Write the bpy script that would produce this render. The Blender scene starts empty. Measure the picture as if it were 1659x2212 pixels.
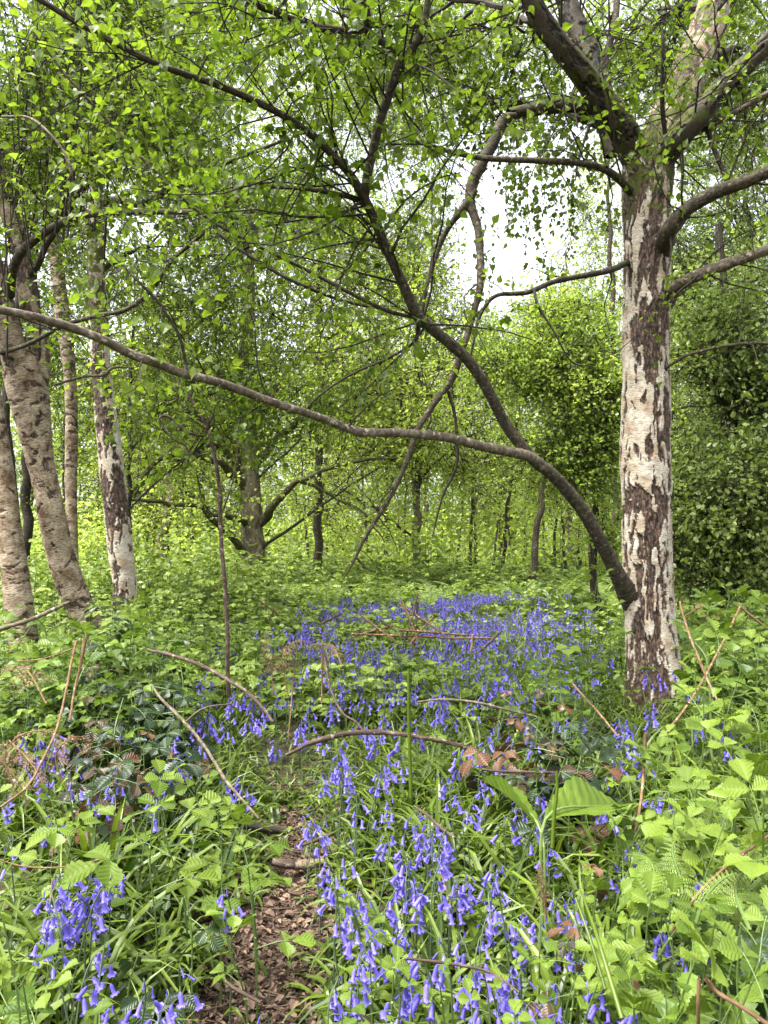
import bpy, math, random
import numpy as np
from mathutils import Vector, Matrix, Euler

# ------------------------------------------------------------------ camera, sky, sun, exposure
rad = math.radians
CAM_H = 1.0
FPX = 1597.0                     # focal length, in pixels of a 1659 x 2212 picture
PITCH = math.atan((1195 - 1106) / FPX)
SC = bpy.context.scene
COL = SC.collection
cam_d = bpy.data.cameras.new("camera")
cam = bpy.data.objects.new("camera", cam_d)
COL.objects.link(cam)
cam.location = (0, 0, CAM_H)
cam.rotation_euler = (math.pi / 2 + PITCH, 0, 0)
cam_d.sensor_fit = 'VERTICAL'
cam_d.sensor_height = 24
cam_d.lens = 24 * FPX / 2212
cam_d.clip_start = 0.02
cam_d.clip_end = 600
SC.camera = cam

SUN_EL, SUN_AZ = rad(64), rad(-118)     # azimuth from +Y towards +X
w = bpy.data.worlds.new("World")
SC.world = w
w.use_nodes = True
nt = w.node_tree
nt.nodes.clear()
sky = nt.nodes.new("ShaderNodeTexSky")
sky.sky_type = 'NISHITA'
sky.sun_disc = False
sky.sun_elevation = SUN_EL
sky.sun_rotation = SUN_AZ
sky.air_density = 1.0
sky.dust_density = 4.0
hs = nt.nodes.new("ShaderNodeHueSaturation")     # thin even cloud: the blue is washed out
hs.inputs['Saturation'].default_value = 0.22
bg = nt.nodes.new("ShaderNodeBackground")
bg.inputs['Strength'].default_value = 0.135
out = nt.nodes.new("ShaderNodeOutputWorld")
nt.links.new(sky.outputs[0], hs.inputs['Color'])
nt.links.new(hs.outputs[0], bg.inputs['Color'])
nt.links.new(bg.outputs[0], out.inputs['Surface'])

sun_d = bpy.data.lights.new("sun", 'SUN')
sun_d.energy = 2.0
sun_d.angle = rad(24)
sun_d.color = (1.0, 0.96, 0.88)
sun = bpy.data.objects.new("sun", sun_d)
COL.objects.link(sun)
sd = Vector((math.sin(SUN_AZ) * math.cos(SUN_EL), math.cos(SUN_AZ) * math.cos(SUN_EL), math.sin(SUN_EL)))
sun.rotation_euler = sd.to_track_quat('Z', 'Y').to_euler()

SC.view_settings.view_transform = 'Standard'
SC.view_settings.look = 'None'
SC.view_settings.gamma = 1
SC.view_settings.exposure = 2.35
SC.render.engine = 'CYCLES'
SC.cycles.max_bounces = 7
SC.cycles.diffuse_bounces = 3
SC.cycles.glossy_bounces = 2
SC.cycles.transmission_bounces = 4
SC.cycles.transparent_max_bounces = 4
SC.cycles.caustics_reflective = False
SC.cycles.caustics_refractive = False
SC.cycles.use_denoising = True

RNG = np.random.default_rng(7)
random.seed(7)

# ------------------------------------------------------------------ helpers
CA, SA = math.cos(PITCH), math.sin(PITCH)


def P(x, y, Y):
    """the point that stands Y metres ahead in the direction of picture position x, y"""
    cx, cy = (x - 829.5) / FPX, (1106 - y) / FPX
    t = Y / (CA - cy * SA)
    return np.array((cx * t, Y, CAM_H + t * (SA + cy * CA)))


def px_m(wpx, x, y, Y):
    cy = (1106 - y) / FPX
    return wpx / FPX * Y / (CA - cy * SA)


def hash3(ix, iy, iz, seed):
    h = (ix * 374761393 + iy * 668265263 + iz * 2147483647 + seed * 1274126177) & 0xFFFFFFFF
    h = ((h ^ (h >> 13)) * 1274126177) & 0xFFFFFFFF
    h = ((h ^ (h >> 16)) * 2246822519) & 0xFFFFFFFF
    h = h ^ (h >> 15)
    return (h & 0xFFFFFF) / float(0xFFFFFF)


def noise3(p, seed=0):
    p = np.asarray(p, float)
    i = np.floor(p).astype(np.int64)
    f = p - i
    f = f * f * (3 - 2 * f)
    r = 0
    for dx in (0, 1):
        wx = f[..., 0] if dx else 1 - f[..., 0]
        for dy in (0, 1):
            wy = f[..., 1] if dy else 1 - f[..., 1]
            for dz in (0, 1):
                wz = f[..., 2] if dz else 1 - f[..., 2]
                r = r + wx * wy * wz * hash3(i[..., 0] + dx, i[..., 1] + dy, i[..., 2] + dz, seed)
    return r


def fbm(p, octv=4, seed=0, gain=0.5):
    a, s, t, q = 1.0, 0.0, 0.0, np.asarray(p, float)
    for o in range(octv):
        s = s + a * noise3(q, seed + o)
        t += a
        a *= gain
        q = q * 2.03 + 11.7
    return s / t


def norm(v):
    return v / np.maximum(np.linalg.norm(v, axis=-1, keepdims=True), 1e-9)


def gz(x, y):
    x, y = np.asarray(x, float), np.asarray(y, float)
    q = np.stack([x * 0.5, y * 0.5, x * 0], -1)
    z = 0.10 * (noise3(q, 3) - 0.5) * np.clip((y - 1) / 6, 0.15, 1)
    z = z + 0.02 * (noise3(q * 7, 5) - 0.5)
    d = np.abs(x - path_x(y))
    return z - 0.03 * np.exp(-(d / 0.18) ** 2) * (y < 4)


def path_x(y):
    return -0.09 - 0.093 * np.asarray(y, float) + 0.03 * np.sin(np.asarray(y, float) * 3)


def smooth_path(pts, per=6):
    """Catmull-Rom through rows of any width"""
    p = np.asarray(pts, float)
    p = np.vstack([2 * p[0] - p[1], p, 2 * p[-1] - p[-2]])
    o = []
    for i in range(1, len(p) - 2):
        for k in range(per):
            t = k / per
            a, b, c, d = p[i - 1], p[i], p[i + 1], p[i + 2]
            o.append(0.5 * (2 * b + (c - a) * t + (2 * a - 5 * b + 4 * c - d) * t * t + (3 * b - a - 3 * c + d) * t ** 3))
    o.append(p[-2])
    return np.array(o)


class Acc:
    """collects faces for ONE mesh"""

    def __init__(s):
        s.V, s.L, s.N, s.T, s.M, s.B, s.n = [], [], [], [], [], [], 0

    def add(s, V, F, tint=0.5, mat=0, bark=None):
        V = np.asarray(V, np.float32).reshape(-1, 3)
        F = np.asarray(F, np.int32)
        s.V.append(V)
        s.L.append((F + s.n).ravel())
        s.N.append(np.full(len(F), F.shape[1], np.int32))
        s.M.append(np.full(len(F), mat, np.int32))
        s.T.append(np.broadcast_to(np.asarray(tint, np.float32), (len(V),)).copy())
        s.B.append(np.zeros((len(V), 3), np.float32) if bark is None else np.asarray(bark, np.float32))
        s.n += len(V)
        return s

    def mesh(s, name, mats, smooth=False):
        me = bpy.data.meshes.new(name)
        V = np.concatenate(s.V)
        L = np.concatenate(s.L)
        N = np.concatenate(s.N)
        me.vertices.add(len(V))
        me.vertices.foreach_set('co', V.ravel())
        me.loops.add(len(L))
        me.loops.foreach_set('vertex_index', L)
        me.polygons.add(len(N))
        me.polygons.foreach_set('loop_start', np.concatenate([[0], np.cumsum(N)[:-1]]).astype(np.int32))
        me.polygons.foreach_set('loop_total', N)
        me.polygons.foreach_set('material_index', np.concatenate(s.M))
        me.polygons.foreach_set('use_smooth', np.full(len(N), smooth))
        a = me.attributes.new('tint', 'FLOAT', 'POINT')
        a.data.foreach_set('value', np.concatenate(s.T))
        B = np.concatenate(s.B)
        if B.any():
            b = me.attributes.new('bark', 'FLOAT_VECTOR', 'POINT')
            b.data.foreach_set('vector', B.ravel())
        me.update(calc_edges=True)
        for m in (mats if isinstance(mats, (list, tuple)) else [mats]):
            me.materials.append(m)
        return me

    def build(s, name, mats, parent=None, smooth=False):
        o = bpy.data.objects.new(name, s.mesh(name, mats, smooth))
        COL.objects.link(o)
        o.parent = parent
        return o


def tag(o, label=None, cat=None, group=None, kind=None):
    if label: o['label'] = label
    if cat: o['category'] = cat
    if group: o['group'] = group
    if kind: o['kind'] = kind
    return o


def empty(name, loc, rz=0.0):
    o = bpy.data.objects.new(name, None)
    o.empty_display_size = 0.1
    COL.objects.link(o)
    o.location = loc
    o.rotation_euler = (0, 0, rz)
    return o


def place(o, parent):
    """parent a mesh made in world coordinates without moving it"""
    o.parent = parent
    o.matrix_parent_inverse = Matrix.Translation(-parent.location)
    return o


def tubes(Pt, R, k=4):
    """many tubes at once: Pt (B,m,3), R (B,m)"""
    Pt = np.asarray(Pt, float)
    B, m, _ = Pt.shape
    T = np.gradient(Pt, axis=1)
    T = norm(T)
    ref = norm(np.cross(T[:, 0], np.array([0.31, 0.2, 0.93])))[:, None, :]
    N1 = norm(ref - (ref * T).sum(-1, keepdims=True) * T)
    N2 = np.cross(T, N1)
    a = np.arange(k) * 2 * np.pi / k
    ring = np.cos(a)[None, None, :, None] * N1[:, :, None, :] + np.sin(a)[None, None, :, None] * N2[:, :, None, :]
    V = Pt[:, :, None, :] + R[:, :, None, None] * ring
    L = np.concatenate([np.zeros((B, 1)), np.cumsum(np.linalg.norm(np.diff(Pt, axis=1), axis=-1), 1)], 1)
    bark = np.stack(np.broadcast_arrays(np.cos(a)[None, None, :] * R[:, :, None], np.sin(a)[None, None, :] * R[:, :, None], L[:, :, None] + np.arange(B)[:, None, None] * 0.37), -1)
    b = np.arange(B)[:, None, None] * m * k
    i = np.arange(m - 1)[None, :, None] * k
    j = np.arange(k)[None, None, :]
    j2 = (j + 1) % k
    F = np.stack(np.broadcast_arrays(b + i + j, b + i + j2, b + i + k + j2, b + i + k + j), -1).reshape(-1, 4)
    return V.reshape(-1, 3), F, bark.reshape(-1, 3)


def limb(pts, R, k=10, rough=0.04, seed=0, knots=0.0, close=True):
    """one thick branch with an uneven surface"""
    pts = np.asarray(pts, float)
    R = np.asarray(R, float)
    m = len(pts)
    T = norm(np.gradient(pts, axis=0))
    N = np.zeros_like(pts)
    n = np.cross(T[0], [0.3, 0.2, 0.9])
    n /= np.linalg.norm(n)
    for i in range(m):
        n = n - n.dot(T[i]) * T[i]
        n /= np.linalg.norm(n)
        N[i] = n
    N2 = np.cross(T, N)
    a = np.arange(k) * 2 * np.pi / k
    L = np.concatenate([[0], np.cumsum(np.linalg.norm(np.diff(pts, axis=0), axis=1))])
    rm = R.mean()
    cyl = np.stack([np.cos(a)[None, :] * np.ones((m, 1)) * rm, np.sin(a)[None, :] * np.ones((m, 1)) * rm, L[:, None] * np.ones((1, k))], -1)
    d = (fbm(cyl / max(rm, 0.004) * 0.9, 3, seed) - 0.5) * 2 * rough
    if knots:
        d = d + knots * np.clip(noise3(cyl / max(rm, .004) * 0.55, seed + 9) - 0.72, 0, 1) * 4
    ring = np.cos(a)[None, :, None] * N[:, None, :] + np.sin(a)[None, :, None] * N2[:, None, :]
    V = pts[:, None, :] + ring * (R[:, None] * (1 + d))[:, :, None]
    i = np.arange(m - 1)[:, None] * k
    j = np.arange(k)[None, :]
    j2 = (j + 1) % k
    F = np.stack(np.broadcast_arrays(i + j, i + j2, i + k + j2, i + k + j), -1).reshape(-1, 4)
    return V.reshape(-1, 3), F, cyl.reshape(-1, 3)


# ------------------------------------------------------------------ materials
def mat(name):
    m = bpy.data.materials.new(name)
    m.use_nodes = True
    n = m.node_tree
    n.nodes.clear()
    return m, n, n.nodes.new("ShaderNodeOutputMaterial")


def N(n, t, **kw):
    x = n.nodes.new(t)
    for k, v in kw.items():
        if k in x.inputs:
            x.inputs[k].default_value = v
        else:
            setattr(x, k, v)
    return x


def leafmat(name, c1, c2, trans=0.45, tboost=1.7, rough=0.42, spec=0.45, noise=60, veins=False):
    m, n, o = mat(name)
    at = N(n, "ShaderNodeAttribute", attribute_name='tint')
    mix = N(n, "ShaderNodeMix", data_type='RGBA')
    mix.inputs[6].default_value = (*c1, 1)
    mix.inputs[7].default_value = (*c2, 1)
    g = N(n, "ShaderNodeNewGeometry")
    nz = N(n, "ShaderNodeTexNoise")
    nz.inputs['Scale'].default_value = noise
    nz.inputs['Detail'].default_value = 1
    n.links.new(g.outputs['Position'], nz.inputs['Vector'])
    ad = N(n, "ShaderNodeMath", operation='MULTIPLY_ADD')
    n.links.new(nz.outputs[0], ad.inputs[0])
    ad.inputs[1].default_value = 0.7
    ad.inputs[2].default_value = -0.35
    a2 = N(n, "ShaderNodeMath", operation='ADD', use_clamp=True)
    n.links.new(ad.outputs[0], a2.inputs[0])
    n.links.new(at.outputs['Fac'], a2.inputs[1])
    n.links.new(a2.outputs[0], mix.inputs[0])
    pr = N(n, "ShaderNodeBsdfPrincipled")
    pr.inputs['Roughness'].default_value = rough
    pr.inputs['Specular IOR Level'].default_value = spec
    n.links.new(mix.outputs[2], pr.inputs['Base Color'])
    tr = N(n, "ShaderNodeBsdfTranslucent")
    vm = N(n, "ShaderNodeVectorMath", operation='MULTIPLY')
    n.links.new(mix.outputs[2], vm.inputs[0])
    vm.inputs[1].default_value = (tboost * 0.94, tboost, tboost * 0.66)
    n.links.new(vm.outputs[0], tr.inputs['Color'])
    ms = N(n, "ShaderNodeMixShader")
    ms.inputs[0].default_value = trans
    n.links.new(pr.outputs[0], ms.inputs[1])
    n.links.new(tr.outputs[0], ms.inputs[2])
    n.links.new(ms.outputs[0], o.inputs['Surface'])
    return m


def ramp(n, stops):
    r = N(n, "ShaderNodeValToRGB")
    e = r.color_ramp.elements
    while len(e) > 1:
        e.remove(e[-1])
    e[0].position, e[0].color = stops[0][0], (*stops[0][1], 1)
    for p, c in stops[1:]:
        x = e.new(p)
        x.color = (*c, 1)
    return r


def barkmat(name, base, dark, pale, moss=0.0, sc=40, bump=0.5, lenticel=0.0, rough=0.85):
    """brown or grey bark; moss grows on what faces up"""
    m, n, o = mat(name)
    at = N(n, "ShaderNodeAttribute", attribute_name='bark')
    mp = N(n, "ShaderNodeMapping")
    mp.inputs['Scale'].default_value = (1, 1, 0.35 if not lenticel else 1.15)
    n.links.new(at.outputs['Vector'], mp.inputs['Vector'])
    nz = N(n, "ShaderNodeTexNoise", Scale=sc, Detail=5, Roughness=0.65)
    n.links.new(mp.outputs[0], nz.inputs['Vector'])
    r = ramp(n, [(0.30, dark), (0.5, base), (0.72, pale)])
    n.links.new(nz.outputs[0], r.inputs[0])
    nl_ = N(n, "ShaderNodeTexNoise", Scale=sc * 0.8, Detail=3, Roughness=0.6)
    n.links.new(at.outputs['Vector'], nl_.inputs['Vector'])
    rl = ramp(n, [(0.60, (0, 0, 0)), (0.66, (1, 1, 1))])
    n.links.new(nl_.outputs[0], rl.inputs[0])
    ml = N(n, "ShaderNodeMix", data_type='RGBA')
    n.links.new(rl.outputs[0], ml.inputs[0])
    n.links.new(r.outputs[0], ml.inputs[6])
    ml.inputs[7].default_value = (*[min(1, q * 1.5) for q in pale], 1)
    geo = N(n, "ShaderNodeNewGeometry")
    sep = N(n, "ShaderNodeSeparateXYZ")
    n.links.new(geo.outputs['Normal'], sep.inputs[0])
    nm = N(n, "ShaderNodeTexNoise", Scale=9, Detail=4)
    n.links.new(geo.outputs['Position'], nm.inputs['Vector'])
    ma = N(n, "ShaderNodeMath", operation='MULTIPLY_ADD')
    n.links.new(sep.outputs[2], ma.inputs[0])
    ma.inputs[1].default_value = 0.35
    n.links.new(nm.outputs[0], ma.inputs[2])
    mr = N(n, "ShaderNodeMapRange")
    n.links.new(ma.outputs[0], mr.inputs[0])
    mr.inputs[1].default_value = 0.92 - moss * 0.5
    mr.inputs[2].default_value = 1.02 - moss * 0.5
    mx = N(n, "ShaderNodeMix", data_type='RGBA')
    n.links.new(mr.outputs[0], mx.inputs[0])
    n.links.new(ml.outputs[2], mx.inputs[6])
    mx.inputs[7].default_value = (0.065, 0.078, 0.012, 1)
    pr = N(n, "ShaderNodeBsdfPrincipled", Roughness=rough)
    pr.inputs['Specular IOR Level'].default_value = 0.25
    n.links.new(mx.outputs[2], pr.inputs['Base Color'])
    bp = N(n, "ShaderNodeBump", Strength=bump, Distance=0.01)
    n.links.new(nz.outputs[0], bp.inputs['Height'])
    n.links.new(bp.outputs[0], pr.inputs['Normal'])
    n.links.new(pr.outputs[0], o.inputs['Surface'])
    return m


def birchmat(name, plate_lo, plate_hi, fis_lo=(0.010, 0.007, 0.005), fis_hi=(0.19, 0.12, 0.082), moss_z=None, blot=(0.62, 0.50, 0.38), mossy=0.0):
    """tint attribute: 0 papery plate, 1 dark fissure"""
    m, n, o = mat(name)
    at = N(n, "ShaderNodeAttribute", attribute_name='bark')
    fa = N(n, "ShaderNodeAttribute", attribute_name='tint')
    mp = N(n, "ShaderNodeMapping")
    mp.inputs['Scale'].default_value = (34, 34, 190)
    n.links.new(at.outputs['Vector'], mp.inputs['Vector'])
    nz = N(n, "ShaderNodeTexNoise", Scale=1.0, Detail=5, Roughness=0.75)
    n.links.new(mp.outputs[0], nz.inputs['Vector'])
    r = ramp(n, [(0.30, (0.12, 0.08, 0.055)), (0.42, plate_lo), (0.52, plate_hi), (0.8, plate_hi)])
    n.links.new(nz.outputs[0], r.inputs[0])
    nb = N(n, "ShaderNodeTexNoise", Scale=9, Detail=5, Roughness=0.65)
    n.links.new(at.outputs['Vector'], nb.inputs['Vector'])
    rb = ramp(n, [(0.34, blot), (0.60, (1, 1, 1))])
    n.links.new(nb.outputs[0], rb.inputs[0])
    mu = N(n, "ShaderNodeMix", data_type='RGBA', blend_type='MULTIPLY')
    mu.inputs[0].default_value = 1
    n.links.new(r.outputs[0], mu.inputs[6])
    n.links.new(rb.outputs[0], mu.inputs[7])
    mp2 = N(n, "ShaderNodeMapping")
    mp2.inputs['Scale'].default_value = (1, 1, 0.4)
    n.links.new(at.outputs['Vector'], mp2.inputs['Vector'])
    nf = N(n, "ShaderNodeTexNoise", Scale=75, Detail=6, Roughness=0.75)
    n.links.new(mp2.outputs[0], nf.inputs['Vector'])
    rf = ramp(n, [(0.40, fis_lo), (0.52, tuple(a + (b - a) * 0.25 for a, b in zip(fis_lo, fis_hi))), (0.63, fis_hi), (0.72, tuple(b * 1.6 for b in fis_hi))])
    n.links.new(nf.outputs[0], rf.inputs[0])
    mx = N(n, "ShaderNodeMix", data_type='RGBA')
    n.links.new(fa.outputs['Fac'], mx.inputs[0])
    n.links.new(mu.outputs[2], mx.inputs[6])
    n.links.new(rf.outputs[0], mx.inputs[7])
    last = mx.outputs[2]
    geo = N(n, "ShaderNodeNewGeometry")
    sep = N(n, "ShaderNodeSeparateXYZ")
    n.links.new(geo.outputs['Position'], sep.inputs[0])
    if moss_z is not None:
        nm = N(n, "ShaderNodeTexNoise", Scale=11, Detail=4)
        n.links.new(geo.outputs['Position'], nm.inputs['Vector'])
        hz = N(n, "ShaderNodeMapRange")
        n.links.new(sep.outputs[2], hz.inputs[0])
        hz.inputs[1].default_value, hz.inputs[2].default_value = moss_z
        hz.inputs[3].default_value, hz.inputs[4].default_value = -0.45, 0.015 + mossy
        if True:                    # the moss sits in the fork and thins out above it
            h2 = N(n, "ShaderNodeMapRange")
            n.links.new(sep.outputs[2], h2.inputs[0])
            h2.inputs[1].default_value, h2.inputs[2].default_value = 3.8, 4.6
            h2.inputs[3].default_value, h2.inputs[4].default_value = 0.0, -0.15 + mossy
            u_ = N(n, 'ShaderNodeSeparateXYZ')
            n.links.new(geo.outputs['Normal'], u_.inputs[0])
            u2 = N(n, 'ShaderNodeMath', operation='MULTIPLY')
            n.links.new(u_.outputs[2], u2.inputs[0])
            u2.inputs[1].default_value = 0.12
            u3 = N(n, 'ShaderNodeMath', operation='ADD')
            n.links.new(h2.outputs[0], u3.inputs[0])
            n.links.new(u2.outputs[0], u3.inputs[1])
            h2 = u3
            h3 = N(n, "ShaderNodeMath", operation='ADD')
            n.links.new(hz.outputs[0], h3.inputs[0])
            n.links.new(h2.outputs[0], h3.inputs[1])
            hz = h3
        ad = N(n, "ShaderNodeMath", operation='ADD')
        n.links.new(hz.outputs[0], ad.inputs[0])
        n.links.new(nm.outputs[0], ad.inputs[1])
        mr = N(n, "ShaderNodeMapRange")
        n.links.new(ad.outputs[0], mr.inputs[0])
        mr.inputs[1].default_value, mr.inputs[2].default_value = 0.45, 0.53
        m2 = N(n, "ShaderNodeMix", data_type='RGBA')
        n.links.new(mr.outputs[0], m2.inputs[0])
        n.links.new(last, m2.inputs[6])
        m2.inputs[7].default_value = (0.062, 0.070, 0.008, 1)
        last = m2.outputs[2]
    pr = N(n, "ShaderNodeBsdfPrincipled", Roughness=0.75)
    pr.inputs['Specular IOR Level'].default_value = 0.3
    n.links.new(last, pr.inputs['Base Color'])
    ma = N(n, "ShaderNodeMath", operation='MULTIPLY_ADD')
    n.links.new(nf.outputs[0], ma.inputs[0])
    ma.inputs[1].default_value = 0.8
    n.links.new(nz.outputs[0], ma.inputs[2])
    bp = N(n, "ShaderNodeBump", Strength=0.55, Distance=0.006)
    n.links.new(ma.outputs[0], bp.inputs['Height'])
    n.links.new(bp.outputs[0], pr.inputs['Normal'])
    n.links.new(pr.outputs[0], o.inputs['Surface'])
    return m


def groundmat(name, cols, sc, bump=0.6):
    m, n, o = mat(name)
    g = N(n, "ShaderNodeNewGeometry")
    nz = N(n, "ShaderNodeTexNoise", Scale=sc, Detail=6, Roughness=0.7)
    n.links.new(g.outputs['Position'], nz.inputs['Vector'])
    vo = N(n, "ShaderNodeTexVoronoi", Scale=sc * 1.6)
    n.links.new(g.outputs['Position'], vo.inputs['Vector'])
    ad = N(n, "ShaderNodeMath", operation='MULTIPLY_ADD')
    n.links.new(vo.outputs['Distance'], ad.inputs[0])
    ad.inputs[1].default_value = -0.3
    n.links.new(nz.outputs[0], ad.inputs[2])
    r = ramp(n, [(0.22 + 0.13 * i, c) for i, c in enumerate(cols)])
    n.links.new(ad.outputs[0], r.inputs[0])
    pr = N(n, "ShaderNodeBsdfPrincipled", Roughness=0.9)
    pr.inputs['Specular IOR Level'].default_value = 0.2
    n.links.new(r.outputs[0], pr.inputs['Base Color'])
    bp = N(n, "ShaderNodeBump", Strength=bump, Distance=0.02)
    n.links.new(nz.outputs[0], bp.inputs['Height'])
    n.links.new(bp.outputs[0], pr.inputs['Normal'])
    n.links.new(pr.outputs[0], o.inputs['Surface'])
    return m


M = {
    'birch_leaf': leafmat('birch_leaf', (0.050, 0.085, 0.007), (0.165, 0.22, 0.022), 0.5, 1.9, 0.40, 0.35),
    'oak_leaf': leafmat('oak_leaf', (0.17, 0.225, 0.04), (0.40, 0.46, 0.10), 0.56, 1.8, 0.45),
    'may_leaf': leafmat('may_leaf', (0.150, 0.215, 0.035), (0.35, 0.42, 0.09), 0.55, 1.8, 0.40, 0.4),
    'dark_leaf': leafmat('dark_leaf', (0.080, 0.125, 0.024), (0.30, 0.37, 0.10), 0.42, 1.6, 0.35),
    'bramble': leafmat('bramble', (0.024, 0.055, 0.005), (0.125, 0.19, 0.022), 0.28, 1.6, 0.42, 0.28, noise=25),
    'under': leafmat('under', (0.036, 0.070, 0.007), (0.215, 0.285, 0.045), 0.28, 1.5, 0.38, 0.3, noise=8),
    'young': leafmat('young', (0.046, 0.086, 0.007), (0.128, 0.182, 0.023), 0.28, 1.6, 0.5, 0.22, noise=25),
    'old': leafmat('old', (0.008, 0.020, 0.006), (0.030, 0.055, 0.014), 0.12, 1.3, 0.38, 0.35, noise=25),
    'bronze': leafmat('bronze', (0.022, 0.022, 0.008), (0.12, 0.055, 0.025), 0.2, 1.2, 0.4, noise=30),
    'strap': leafmat('strap', (0.016, 0.040, 0.003), (0.145, 0.205, 0.022), 0.25, 1.5, 0.36, 0.32, noise=14),
    'stem': leafmat('stem', (0.05, 0.10, 0.022), (0.14, 0.20, 0.05), 0.1, 1.2, 0.5),
    'violet': leafmat('violet', (0.075, 0.05, 0.36), (0.26, 0.21, 0.80), 0.35, 1.2, 0.5, noise=70),
    'violet_stem': leafmat('violet_stem', (0.06, 0.10, 0.05), (0.10, 0.12, 0.06), 0.1, 1.1, 0.5),
    'dead_leaf': leafmat('dead_leaf', (0.045, 0.030, 0.022), (0.28, 0.19, 0.135), 0.15, 1.2, 0.75, 0.2, noise=40),
    'dead_fern': leafmat('dead_fern', (0.09, 0.055, 0.032), (0.25, 0.165, 0.105), 0.15, 1.2, 0.8, 0.2),
    'fern': leafmat('fern', (0.12, 0.19, 0.03), (0.26, 0.33, 0.07), 0.4, 1.5, 0.5),
    'may_flower': leafmat('may_flower', (0.55, 0.55, 0.45), (0.75, 0.75, 0.68), 0.3, 1.0, 0.6),
    'straw': barkmat('straw', (0.15, 0.085, 0.045), (0.05, 0.028, 0.015), (0.30, 0.205, 0.125), -1, 60, 0.3),
    'twig': barkmat('twig', (0.026, 0.02, 0.015), (0.012, 0.009, 0.007), (0.055, 0.043, 0.033), -0.2, 60, 0.2),
    'stick': barkmat('stick', (0.060, 0.040, 0.030), (0.03, 0.018, 0.015), (0.17, 0.13, 0.10), -0.5, 60, 0.4),
    'limb': barkmat('limb', (0.042, 0.034, 0.021), (0.014, 0.011, 0.007), (0.105, 0.09, 0.06), 0.40, 42, 0.6, lenticel=1),
    'limb_pale': barkmat('limb_pale', (0.105, 0.083, 0.058), (0.036, 0.027, 0.018), (0.24, 0.205, 0.155), 0.12, 38, 0.5, lenticel=1),
    'limb_dark': barkmat('limb_dark', (0.026, 0.021, 0.015), (0.010, 0.008, 0.006), (0.065, 0.052, 0.036), 0.42, 44, 1.0),
    'oak_bark': barkmat('oak_bark', (0.115, 0.098, 0.058), (0.034, 0.027, 0.016), (0.21, 0.18, 0.11), 0.16, 16, 1.0),
    'oak_limb': barkmat('oak_limb', (0.055, 0.052, 0.022), (0.018, 0.016, 0.008), (0.11, 0.10, 0.045), 0.50, 20, 0.8),
    'birch': birchmat('birch', (0.25, 0.22, 0.17), (0.49, 0.45, 0.375), moss_z=(2.75, 3.3)),
    'upper': birchmat('upper', (0.15, 0.115, 0.08), (0.33, 0.27, 0.20), moss_z=(3.1, 3.5)),
    'rugged': birchmat('rugged', (0.030, 0.024, 0.016), (0.075, 0.060, 0.040), fis_lo=(0.006, 0.005, 0.004), fis_hi=(0.045, 0.035, 0.024), moss_z=(2.9, 3.3), blot=(0.55, 0.5, 0.4), mossy=-0.035),
    'birch_warm': birchmat('birch_warm', (0.11, 0.08, 0.05), (0.38, 0.31, 0.22), blot=(0.30, 0.21, 0.12)),
    'ground': groundmat('ground', [(0.02, 0.017, 0.011), (0.045, 0.036, 0.02), (0.05, 0.055, 0.02), (0.10, 0.075, 0.045)], 9),
    'path': groundmat('path', [(0.018, 0.012, 0.009), (0.045, 0.030, 0.020), (0.085, 0.058, 0.040), (0.16, 0.11, 0.08)], 40),
}

# ------------------------------------------------------------------ setting: ground and path
a = Acc()
ys = np.concatenate([np.linspace(-12, 0, 20), np.linspace(0.15, 7, 110), np.linspace(7.3, 40, 60), np.linspace(43, 300, 24)])
xs = np.concatenate([np.linspace(-200, -9, 16), np.linspace(-8, -2.1, 22), np.linspace(-2, 2.2, 80), np.linspace(2.4, 8, 22), np.linspace(9, 200, 16)])
X, Y = np.meshgrid(xs, ys)
V = np.stack([X, Y, gz(X, Y)], -1).reshape(-1, 3)
nx = len(xs)
i = np.arange(len(ys) - 1)[:, None] * nx + np.arange(nx - 1)[None, :]
F = np.stack([i, i + 1, i + nx + 1, i + nx], -1).reshape(-1, 4)
tag(a.add(V, F).build('ground', M['ground'], smooth=True), kind='structure')

a = Acc()
yy = np.linspace(0.4, 3.1, 90)
hw = 0.16 * (1 - 0.35 * np.clip((yy - 2.4) / 1.2, 0, 1)) + 0.05 * (noise3(np.stack([yy * 5, yy * 0, yy * 0], -1), 8) - 0.5)
ss = np.linspace(-1, 1, 13)
Xp = path_x(yy)[:, None] + ss[None, :] * hw[:, None]
Yp = np.broadcast_to(yy[:, None], Xp.shape)
V = np.stack([Xp, Yp, gz(Xp, Yp) + 0.006 + 0.006 * (1 - ss[None, :] ** 2)], -1).reshape(-1, 3)
i = np.arange(len(yy) - 1)[:, None] * 13 + np.arange(12)[None, :]
F = np.stack([i, i + 1, i + 14, i + 13], -1).reshape(-1, 4)
tag(a.add(V, F).build('path', M['path'], smooth=True), kind='structure')

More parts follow.
